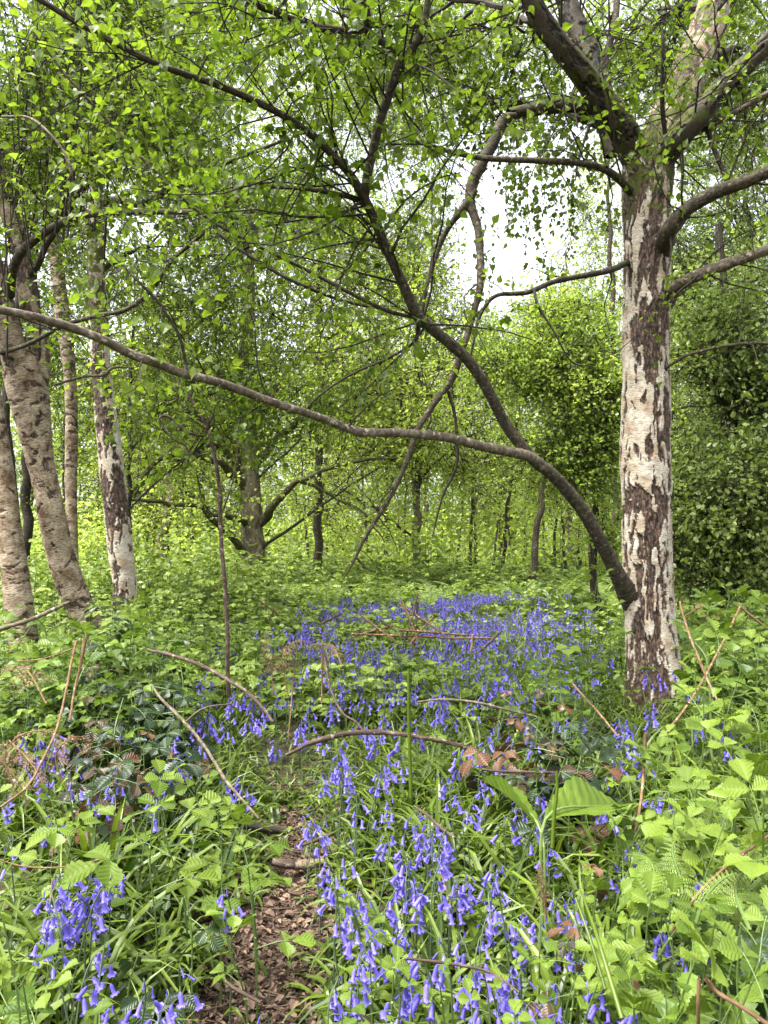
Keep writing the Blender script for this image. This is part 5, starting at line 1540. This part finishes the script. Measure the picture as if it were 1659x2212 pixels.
pl = [(c[0] / 2, 1474.5 + c[1] / 2) for c in C5] + [(829.5 + c[0] / 2, 1474.5 + c[1] / 2 ) for c in C6] + [(829.5 + c[0] / 2, 1344 + 0 * c[1]) for c in []]
for q_, (x, y) in enumerate(pl):
    if q_ % 9 == 4: continue
    Yd = (CAM_H - 0.245) * FPX / (y - 1195)
    fl.append((x, Yd, True))
while len(fl) < 270:          # the front of the carpet
    Yd = RNG.uniform(1.6, 5.0)
    x = RNG.uniform(60, 1600)
    q = P(x, 1195, Yd)
    if fbm(np.array([[q[0] * 1.6, Yd * 1.6, 0]]), 2, 61)[0] < 0.5 - 0.1 * (Yd > 3.8): continue
    fl.append((x, Yd, False))
fl.sort(key=lambda f: f[1])
for i_, (x, Yd, ex) in enumerate(fl):
    q = P(x, 1195, Yd)
    sx = RNG.uniform(0.92, 1.12)
    rz = RNG.uniform(0, 6.28)
    v = int(RNG.integers(0, 9))
    nb = len(VAR[v][1])
    lb = 'violet bluebell %s, %s' % ('with %s nodding bells' % ['', '', '', '', 'four', 'five', 'six', 'seven', 'eight', 'nine', 'ten'][nb] if i_ < 150 else 'in flower', zone(q[0], Yd))
    loc = (q[0], Yd, float(gz(q[0], Yd)))
    if i_ < 150:
        e = empty('bluebell', loc, rz)
        e.scale = (sx,) * 3
        e.rotation_euler = (RNG.normal() * 0.10, RNG.normal() * 0.10, rz)
        so = bpy.data.objects.new('stem', VAR[v][0]); COL.objects.link(so); so.parent = e
        for c0, top, a_, tilt, ln, mi in VAR[v][1]:
            fo = bpy.data.objects.new('flower', BUD if mi == 3 else BELL[mi]); COL.objects.link(fo); fo.parent = e
            fo.location = top
            fo.rotation_euler = Euler((0, -tilt, a_), 'XYZ')
            k_ = ln * 1.18 * (0.75 if mi == 3 else 1)
            fo.scale = (k_, k_, k_)
    else:
        e = bpy.data.objects.new('bluebell', LOWV[v % 8]); COL.objects.link(e)
        e.location = loc
        e.scale = (sx * 1.05,) * 3
        e.rotation_euler = (RNG.normal() * 0.08, RNG.normal() * 0.08, rz)
    tag(e, lb, 'bluebell', 'bluebells in flower')

# the rest of the carpet: nobody could count it
a = Acc()
n = 11500
x, Yd = scatter(n, 3.3, 12.5, 0.56, 0.75)
px_, _ = px_of(np.stack([x, Yd, x * 0 + 0.3], -1))
cl = fbm(np.stack([x * 1.1, Yd * 0.9, x * 0], -1), 3, 61)
cx = np.interp(Yd, [3.3, 4.5, 6, 8, 12.5], [800, 850, 880, 960, 990])
hw_ = np.interp(Yd, [3.3, 4.5, 6, 8, 12.5], [520, 560, 420, 300, 260])
fall = np.clip(1.15 - np.abs(px_ - cx) / hw_, 0, 1)
pr_ = np.clip((cl - 0.42) * 5, 0, 1) * fall * np.interp(Yd, [3.3, 5, 6.2, 12.5], [0.12, 0.40, 1.0, 1.0]) + 0.02
keep = RNG.uniform(0, 1, n) < pr_
x, Yd = x[keep], Yd[keep]
vid = RNG.integers(0, 6, len(x))
for v in range(6):
    src = lowpoly_bluebell(400 + v)
    Vs = np.concatenate(src.V); Ts = np.concatenate(src.T)
    s_ = vid == v
    nn = int(s_.sum())
    th = RNG.uniform(0, 6.28, nn)
    sc_ = RNG.uniform(0.7, 1.15, nn) * (1 + 0.015 * Yd[s_])
    c, sn = np.cos(th)[:, None], np.sin(th)[:, None]
    VV = np.stack([Vs[None, :, 0] * c - Vs[None, :, 1] * sn, Vs[None, :, 0] * sn + Vs[None, :, 1] * c, np.broadcast_to(Vs[None, :, 2], (nn, len(Vs)))], -1) * sc_[:, None, None]
    VV = VV + np.stack([x[s_], Yd[s_], gz(x[s_], Yd[s_])], -1)[:, None]
    off = 0
    first = True
    faces = np.concatenate(src.L).reshape(-1, 4)
    mi = np.concatenate(src.M)
    FF = (np.arange(nn)[:, None, None] * len(Vs) + faces[None]).reshape(-1, 4)
    a.add(VV.reshape(-1, 3), FF, np.clip(np.tile(Ts, nn) + np.repeat(RNG.normal(size=nn) * 0.15, len(Vs)), 0, 1), 0)
    a.M[-1] = np.tile(mi, nn).astype(np.int32)
tag(a.build('bluebell_carpet', [M['violet'], M['violet_stem']]), kind='stuff')

a = Acc()
n = 26000
th = RNG.uniform(-0.62, 0.62, n)
Yd = RNG.uniform(52, 72, n)
x = th * Yd
tall = 7.5 + 7 * noise3(np.stack([x * 0.16, Yd * 0.1, x * 0], -1), 88) + 5 * (np.abs(th - 0.2) > 0.13)
z = tall * RNG.uniform(0, 1, n) ** 0.8
p = np.stack([x, Yd, z], -1)
keep = fbm(p * 0.42, 2, 91) > 0.42
p = p[keep]
n = len(p)
for q in range(3):
    leaves(a, p + rv(n) * 0.5, rv(n), norm(np.array([0, -0.3, 1.0]) + rv(n) * 0.8), RNG.uniform(0.20, 0.40, n), HEX, np.clip(fbm(p * 0.3, 2, 95) * 1.6 - 0.3 + RNG.normal(size=n) * 0.12, 0, 1))
tag(a.build('far_wood', M['may_leaf']), kind='stuff')
a = Acc()
n = 5200
Yd = RNG.uniform(19, 50, n)
x = RNG.uniform(-0.6, 0.6, n) * Yd
p = np.stack([x, Yd, RNG.uniform(0.2, 2.4, n)], -1)
keep = fbm(p * np.array([0.5, 0.5, 0.3]), 2, 97) > 0.48
p = p[keep]
n = len(p)
st = np.stack([p * np.array([1, 1, 0]), p * np.array([1, 1, 0.5]) + rv(n) * 0.1, p + np.array([0, 0, 0.4])], 1)
V, F, _ = tubes(st[:n // 14], np.full((n // 14, 3), 0.008), 3)
a.add(V, F, 0.1, 1)
for q in range(9):
    leaves(a, p + rv(n) * 0.45 * RNG.uniform(0.3, 1, (n, 1)), rv(n), norm(np.array([0, -0.2, 1.0]) + rv(n) * 0.6), RNG.uniform(0.08, 0.14, n) * (1 + p[:, 1] / 60), HEX, np.clip(fbm(p * 0.5, 2, 98) * 1.5 - 0.2 + RNG.normal(size=n) * 0.15, 0, 1))
tag(a.build('shrub_layer', [M['may_leaf'], M['twig']]), kind='stuff')
#PROPS
# ------------------------------------------------------------------ sticks, stalks, logs, dock, ferns
def stick(name, rows, matname, label, cat, group=None, k=8, rough=0.10, knots=0.7, wob=0.006, twigs=()):
    pts, R = px_path(rows, 7)
    pts = wobble(pts, wob, int(rows[0][0]))
    pts[:, 2] = np.maximum(pts[:, 2], gz(pts[:, 0], pts[:, 1]) + R * 0.6)
    e = empty(name, pts[0]) if twigs else None
    V, F, B = limb(pts, R, k, rough, int(rows[0][1]), knots)
    if not twigs:
        V = V - pts[0]
        o = Acc().add(V, F, 0.5, 0, B).build(name, M[matname], smooth=True)
        o.location = pts[0]
        return tag(o, label, cat, group)
    tag(e, label, cat, group)
    place(Acc().add(V, F, 0.5, 0, B).build('main_stem', M[matname], smooth=True), e)
    for tw_ in twigs:
        p2, R2 = px_path(tw_, 6)
        V, F, B = limb(p2, R2, 6, rough, int(tw_[0][0]), knots)
        place(Acc().add(V, F, 0.5, 0, B).build('side_twig', M[matname], smooth=True), e)
    return e


G_ST = 'fallen and leaning sticks'
stick('stick', [(618, 1632, 2.75, 7), (660, 1610, 2.75, 10), (700, 1597, 2.75, 12), (760, 1585, 2.8, 11), (840, 1584, 2.8, 10), (920, 1594, 2.8, 9), (1000, 1612, 2.8, 9), (1075, 1640, 2.8, 7)], 'stick', 'arching brown stick lying over the flowers just beyond the path', 'stick', G_ST,
      twigs=[[(790, 1585, 2.8, 6), (770, 1560, 2.85, 5), (740, 1540, 2.9, 5), (715, 1490, 3.0, 5), (700, 1415, 3.1, 5)]])
stick('stick', [(322, 1405, 3.1, 7), (370, 1415, 3.0, 7), (440, 1440, 2.9, 8), (490, 1470, 2.8, 8), (545, 1510, 2.7, 8), (592, 1560, 2.6, 6)], 'stick', 'purplish stick sloping down rightwards past the sapling foot', 'stick', G_ST)
stick('stick', [(330, 1480, 2.7, 4), (350, 1510, 2.6, 6), (400, 1560, 2.5, 7), (450, 1620, 2.4, 7), (490, 1680, 2.3, 7), (515, 1710, 2.25, 6), (560, 1765, 2.2, 5)], 'limb_pale', 'pale grey stick with side twigs sloping down to the young bramble', 'stick', G_ST,
      twigs=[[(400, 1560, 2.5, 4), (440, 1530, 2.5, 4), (500, 1520, 2.55, 3)]])
stick('stick', [(0, 1358, 3.6, 9), (60, 1340, 3.6, 9), (110, 1318, 3.6, 9), (150, 1300, 3.6, 7)], 'limb_pale', 'lichen-grey broken stick jutting in from the left edge before the birches', 'stick', G_ST)
stick('stick', [(905, 1518, 2.7, 4), (960, 1512, 2.65, 5), (1030, 1518, 2.6, 5.5), (1100, 1535, 2.6, 5), (1160, 1550, 2.6, 4)], 'limb_pale', 'green-brown arching bramble cane carrying blotched old leaves', 'bramble cane', None)
stick('stick', [(895, 1740, 2.1, 5), (925, 1760, 2.05, 7), (950, 1785, 2.0, 7), (985, 1810, 1.95, 6)], 'stick', 'short dark stick among strap leaves right of the path', 'stick', G_ST)
stick('stick', [(1040, 1660, 2.2, 5), (1100, 1665, 2.2, 6), (1200, 1668, 2.2, 6)], 'stick', 'straight dark stick lying behind the big dock leaf', 'stick', G_ST)
stick('stick', [(865, 2072, 1.25, 4), (900, 2075, 1.25, 6), (990, 2085, 1.25, 6), (1060, 2100, 1.25, 5), (1120, 2140, 1.2, 4)], 'stick', 'reddish runner stem lying across leaves at the bottom centre', 'stick', G_ST)
stick('stick', [(490, 2120, 1.55, 6), (520, 2140, 1.52, 8), (565, 2165, 1.5, 7)], 'stick', 'reddish-brown broken stick on the litter at the path bottom', 'stick', G_ST)
stick('stick', [(560, 2028, 1.75, 5), (590, 2040, 1.75, 7), (650, 2050, 1.75, 5)], 'stick', 'short dark stick across the litter in the middle of the path', 'stick', G_ST)
# stiff straw-coloured dead bracken stalks
G_DB = 'dead straw-coloured bracken stalks'
for rows, lb in [([(180, 1378, 2.6, 16), (170, 1440, 2.58, 10), (158, 1500, 2.55, 9), (150, 1560, 2.5, 8)], 'split orange dead stalk standing upright before the left birches'),
                 ([(172, 1385, 2.6, 8), (165, 1400, 2.58, 9), (130, 1560, 2.4, 9), (95, 1640, 2.2, 9), (60, 1700, 2.1, 8), (0, 1745, 2.0, 8)], 'long straw stalk sloping down to the left edge'),
                 ([(163, 1400, 2.6, 6), (130, 1412, 2.6, 5), (90, 1425, 2.65, 5), (40, 1430, 2.7, 4)], 'thin straw runner arching left from the split stalk'),
                 ([(1396, 1582, 2.0, 12), (1392, 1640, 2.0, 11), (1385, 1720, 1.9, 10), (1370, 1800, 1.85, 9)], 'upright snapped orange stalk in front of the big birch foot'),
                 ([(1515, 2122, 0.95, 18), (1540, 2150, 0.95, 17), (1590, 2180, 0.93, 17), (1660, 2225, 0.9, 17)], 'snapped orange stalk sloping down at the bottom right corner'),
                 ([(1518, 2120, 0.95, 15), (1516, 2170, 0.95, 14), (1514, 2230, 0.97, 14)], 'upright half of the snapped stalk at the bottom right'),
                 ([(1680, 1790, 1.3, 12), (1640, 1820, 1.3, 12), (1585, 1860, 1.3, 12), (1520, 1920, 1.3, 11), (1455, 2010, 1.3, 9)], 'orange stalk slanting down leftwards through the right brambles'),
                 ([(1592, 1870, 1.31, 7), (1588, 1930, 1.31, 6)], 'short orange side stalk hanging under the slanting one'),
                 ([(1470, 1300, 3.0, 7), (1490, 1370, 2.9, 9), (1530, 1470, 2.7, 9), (1560, 1530, 2.6, 8)], 'orange stalk leaning down right beside the big birch'),
                 ([(1598, 1310, 3.0, 9), (1560, 1390, 2.9, 9), (1500, 1500, 2.75, 9), (1440, 1580, 2.6, 8)], 'orange stalk crossing leftwards right of the big birch'),
                 ([(1598, 1310, 3.0, 8), (1640, 1345, 3.0, 8), (1690, 1380, 3.0, 8)], 'bent-over orange stalk top at the right edge'),
                 ([(1236, 1480, 2.9, 9), (1290, 1540, 2.8, 8), (1330, 1590, 2.7, 7)], 'straw stalk sloping through bronze leaves left of the birch'),
                 ([(955, 1880, 1.9, 4), (985, 1960, 1.8, 4)], 'thin straw stem in the grass right of the path'),
                 ([(118, 1895, 1.75, 5), (112, 1950, 1.7, 6), (108, 1990, 1.65, 6)], 'short upright brown stalk at left, above the grass'),
                 ([(0, 1850, 1.6, 4), (60, 1868, 1.6, 5), (140, 1870, 1.6, 5), (220, 1855, 1.65, 4)], 'thin straw stem lying over grass at the left'),
                 ([(697, 1412, 3.2, 7), (697, 1470, 3.2, 7), (696, 1520, 3.2, 6)], 'short upright orange stalk among bluebells left of centre'),
                 ([(637, 1440, 3.4, 4), (630, 1500, 3.4, 5), (620, 1590, 3.3, 4)], 'thin straw stalk standing left of the short orange one')]:
    stick('dead_stalk', [(r[0], r[1], r[2], r[3] * 0.6) for r in rows], 'straw', lb, 'stalk', G_DB, wob=0.006, k=6, rough=0.2)
r_ = np.random.default_rng(5)
for q, (x0, y0, x1, y1) in enumerate([(905, 1285, 868, 1400), (868, 1300, 905, 1385), (860, 1305, 960, 1372), (820, 1340, 900, 1390), (1060, 1380, 760, 1370), (780, 1330, 860, 1392), (900, 1300, 895, 1400), (1010, 1372, 860, 1362), (850, 1350, 760, 1378), (1080, 1365, 1000, 1430), (1020, 1370, 1015, 1410), (940, 1330, 880, 1395), (740, 1325, 690, 1350), (600, 1330, 560, 1300)]):
    stick('dead_stalk', [(x0, y0, 5.6, 4.5), ((x0 + x1) / 2 + r_.uniform(-4, 4), (y0 + y1) / 2, 5.55, 4.5), (x1, y1, 5.5, 4)], 'straw' if q % 3 else 'stick', 'brown dead bracken stalk %s in the carpet middle' % ['leaning in the crossed heap', 'lying across the heap', 'standing in the heap'][q % 3], 'stalk', 'heap of dead bracken stalks amid the bluebells', wob=0.01)

# tall green flower stalks
for rows, lb in [([(888, 1725, 2.0, 8), (886, 1640, 2.0, 8), (884, 1540, 2.0, 7), (884, 1445, 2.0, 6)], 'tall plain green stalk standing upright in the centre'),
                 ([(1192, 1830, 1.7, 9), (1196, 1760, 1.7, 8), (1202, 1700, 1.7, 7), (1200, 1665, 1.7, 5)], 'thick green dock stalk rising left of the big dock leaf'),
                 ([(1345, 2200, 1.0, 11), (1312, 2090, 1.05, 10), (1288, 2010, 1.1, 8), (1258, 1925, 1.2, 3)], 'thick pale green grass stalk leaning left at the lower right'),
                 ([(1308, 2140, 1.1, 8), (1275, 2030, 1.15, 7), (1243, 1940, 1.2, 3)], 'second green stalk crossing the thick one at the lower right')]:
    stick('green_stalk', rows, 'strap', lb, 'stalk', None, rough=0.03, knots=0, wob=0.003)
DOCK = leaf_grid(0.36, 3, 22, 0.16, 0.006, 0.035, 0.18, 0.40, 0.9, 0.15)


def dock(root_px, tip_px, Y0, Y1, width, label, tone, twist=0.0):
    r0, r1 = P(*root_px, Y0), P(*tip_px, Y1)
    d = r1 - r0
    L = np.linalg.norm(d)
    e = empty('dock_leaf', r0)
    tag(e, label, 'dock leaf')
    ac = Acc()
    sh = (DOCK[0] * np.array([1, width / 0.36, 1.0]), DOCK[1])
    sh[0][:, 2] += 0.03 * np.sin(sh[0][:, 0] * 14) * np.abs(sh[0][:, 1]) * 4
    leaves(ac, np.zeros((1, 3)), d[None], norm(np.array([[twist, -0.35, 1.0]])), L, sh, tone)
    ac.build('blade', M['young'], e)
    g0 = np.array([r0[0], r0[1], float(gz(r0[0], r0[1]))]) - r0
    pt = smooth_path(np.array([g0 - d * 0.12, g0 * 0.5 - d * 0.04, [0, 0, 0], d * 0.5 + np.array([0, 0, 0.002 - 0.045 * L]), d * 0.94 + np.array([0, 0, -0.16 * L])]), 5)
    V, F, _ = tubes(pt[None], np.linspace(0.005, 0.0012, len(pt))[None], 6)
    Acc().add(V, F, 0.9).build('stalk', M['stem'], e)


dock((1178, 1770), (1372, 1690), 1.72, 2.0, 0.36, 'big pale crinkled dock leaf spread flat in front of the birch', 0.5)
dock((1170, 1800), (1058, 1640), 1.75, 2.1, 0.15, 'long narrow curled dock leaf pointing up left', 0.35, 0.9)
dock((1530, 1440), (1470, 1325), 2.9, 3.0, 0.55, 'broad upright dark green leaf beside the big birch base', 0.1, 0.4)

# logs on the path
def log(rows, label, mats, k=20, ends=True):
    pts, R = px_path(rows, 6)
    pts[:, 2] = np.maximum(pts[:, 2], gz(pts[:, 0], pts[:, 1]) + R * 0.75)
    e = empty('log', pts[0])
    tag(e, label, 'log', 'pieces of rotting log on the path')
    V, F, B = limb(pts, R, k, 0.14, 3, 0.4)
    place(Acc().add(V, F, 0.15, 0, B).build('bark', M[mats[0]], smooth=True), e)
    for sgn, q in ((-1, 0), (1, -1)):
        c = pts[q]
        ring = V[:k] if q == 0 else V[-k:]
        VV = np.vstack([ring, c[None]])
        FF = np.array([[k, j, (j + 1) % k] for j in range(k)])
        place(Acc().add(VV, FF, 0.5, 0, np.tile([[0.1, 0.1, 0.1]], (k + 1, 1))).build('cut_end', M['straw'] if mats[1] else M['stick'], smooth=False), e)
    return e


log([(588, 1862, 2.35, 16), (610, 1866, 2.35, 20), (640, 1868, 2.35, 20)], 'dark rotten half of the small log across the path', ('stick', 0))
log([(637, 1869, 2.35, 21), (665, 1867, 2.36, 21), (700, 1862, 2.37, 15)], 'pale birch-barked half of the small log across the path', ('birch_warm', 1))
log([(525, 1782, 2.6, 18), (570, 1788, 2.6, 20), (618, 1795, 2.6, 16)], 'mossy dark log end left of the path, behind the young bramble', ('limb_dark', 0))
log([(640, 1830, 2.42, 7), (690, 1812, 2.45, 8), (720, 1800, 2.5, 6)], 'thin dark broken piece beside the path log', ('stick', 0))


def frond(name, rows, matname, label, group, curl=0.0, n=15, wlen=0.20, stem='stem', cat='fern', gap=0.0):
    rows = np.asarray(rows, float)
    s_ = smooth_path(rows, 6)
    pts = np.array([P(*r[:3]) for r in s_])
    L = np.linalg.norm(np.diff(pts, axis=0), axis=1).sum()
    e = empty(name, pts[0])
    tag(e, label, cat, group)
    V, F, B = tubes(pts[None], np.linspace(0.003, 0.0008, len(pts))[None], 5)
    place(Acc().add(V, F, 0.5, 0, B).build('stalk', M[stem]), e)
    ac = Acc()
    for q in range(n):
        f = 0.22 + 0.76 * q / n
        i_ = f * (len(pts) - 1)
        j = int(i_)
        c0 = pts[j] + (pts[min(j + 1, len(pts) - 1)] - pts[j]) * (i_ - j)
        T = norm(pts[min(j + 1, len(pts) - 1)] - pts[j])
        S = norm(np.cross(T, np.array([0.1, -0.45, 1.0])))
        pl_ = L * wlen * (1.05 - (f - 0.2) / 0.8)
        for sg in (-1, 1):
            D = norm(S * sg + T * 0.35 + np.array([0, 0, -0.15]) + RNG.normal(size=3) * (0.06 + curl * 0.4))
            m_ = 9
            t = np.linspace(0, 1, m_)[:, None]
            pin = c0 + D * pl_ * t - np.array([0, 0, 1]) * pl_ * (0.2 + curl) * t ** 2
            V, F, B = tubes(pin[None], np.full((1, m_), 0.0006), 3)
            ac.add(V, F, 0.3)
            for s2 in (-1, 1):
                PD = norm(T * s2 + D * 0.5)
                PD = np.tile(PD, (m_ - 1, 1)) + rv(m_ - 1) * (0.1 + curl)
                leaves(ac, pin[1:], PD, norm(np.cross(D, T)[None] * (1 if sg > 0 else -1) + np.array([[0, 0, .6]]) + rv(m_ - 1) * (.15 + curl)), pl_ * 0.22 * (1.1 - t[1:, 0]), (DIA[0] * np.array([1, 0.7, 1]), DIA[1]), RNG.uniform(0.2, 0.9, m_ - 1))
    place(ac.build('blade', M[matname]), e)


G_F = 'fresh bracken fronds at the right'
for rows, lb in [([(1480, 1990, 1.3), (1470, 1900, 1.35), (1452, 1830, 1.4), (1490, 1790, 1.45)], 'small fresh fern frond curving right among the right brambles'),
                 ([(1620, 2010, 1.15), (1590, 1930, 1.2), (1610, 1880, 1.2), (1660, 1850, 1.2)], 'fresh fern frond arching towards the right edge'),
                 ([(1500, 2000, 1.25), (1530, 1930, 1.25), (1580, 1890, 1.25), (1640, 1905, 1.25)], 'low fresh fern frond below the slanting orange stalk'),
                 ([(1400, 1960, 1.35), (1415, 1890, 1.4), (1390, 1850, 1.45), (1350, 1845, 1.5)], 'fresh fern frond bending left behind the mottled bramble')]:
    frond('fern_frond', rows, 'fern', lb, G_F)
G_D = 'curled dead bracken fronds'
for rows, lb in [([(30, 1700, 2.2), (10, 1640, 2.2), (40, 1590, 2.2), (110, 1580, 2.2), (150, 1620, 2.2)], 'curled brown dead fern drooping at the left edge'),
                 ([(150, 1720, 2.2), (120, 1640, 2.2), (150, 1595, 2.2), (190, 1600, 2.25), (200, 1650, 2.25)], 'brown dead fern hooked over beside the dark bramble leaves'),
                 ([(60, 1740, 2.1), (40, 1690, 2.1), (0, 1640, 2.1), (-40, 1600, 2.1)], 'dead fern frond bending out over the left edge'),
                 ([(20, 1600, 2.4), (60, 1640, 2.35), (90, 1690, 2.3), (80, 1730, 2.3)], 'limp dead fern hanging over the left bluebells'),
                 ([(100, 1520, 2.6), (60, 1450, 2.7), (20, 1440, 2.75), (-20, 1460, 2.8)], 'dry fern lying on brambles before the leftmost birch'),
                 ([(590, 1500, 3.3), (585, 1430, 3.3), (572, 1390, 3.3), (580, 1360, 3.3)], 'upright crumpled dead fern right of the sapling'),
                 ([(620, 1490, 3.3), (610, 1420, 3.3), (640, 1385, 3.3), (680, 1390, 3.3)], 'drooping dead fern among bluebells right of the sapling'),
                 ([(740, 1440, 3.0), (720, 1400, 3.1), (690, 1390, 3.1), (660, 1400, 3.1)], 'brown fern tip drooping left near the short orange stalk'),
                 ([(1180, 1990, 1.6), (1175, 1930, 1.6), (1165, 1890, 1.6), (1170, 1860, 1.6)], 'small dead fern standing amid strap leaves, lower right'),
                 ([(1480, 1330, 3.6), (1520, 1310, 3.6), (1560, 1320, 3.6), (1600, 1345, 3.6)], 'dry fern lying right of the big birch base')]:
    frond('dead_fern', rows, 'dead_fern', lb, G_D, curl=0.5, n=14, wlen=0.22, stem='straw')
# fallen brown leaves large enough to count, beside the path
for q, (x, y, sz) in enumerate([(655, 2170, .045), (600, 2180, .035), (195, 1705, .05), (440, 1975, .05), (560, 2070, .03), (620, 1985, .03), (540, 2105, .03), (700, 2155, .04), (590, 1915, .03), (640, 2110, .03)]):
    Yd = CAM_H * FPX / (y - 1195) * 0.96
    p = P(x, y, Yd)
    o = None
    ac = Acc()
    leaves(ac, np.zeros((1, 3)), np.array([[math.cos(q * 1.9), math.sin(q * 1.9), 0.15]]), norm(np.array([[0.2 * math.sin(q), -0.3, 1.0]])), sz, leaf_grid(0.7, 2, 8, 0.30, 0.01, 0.15, 0.3, 0.5), 0.4 + 0.05 * (q % 5))
    o = ac.build('fallen_leaf', M['dead_leaf'])
    o.location = (p[0], p[1], float(gz(p[0], p[1])) + 0.035)
    tag(o, '%s fallen brown leaf %s' % (['curled', 'small', 'broad', 'pale', 'dark'][q % 5], 'under bluebells at the left' if x < 300 else ('beside young bramble leaves' if x < 500 else ('low on the path litter' if y > 2060 else 'higher up the path litter'))), 'dead leaf', 'fallen leaves on the path')
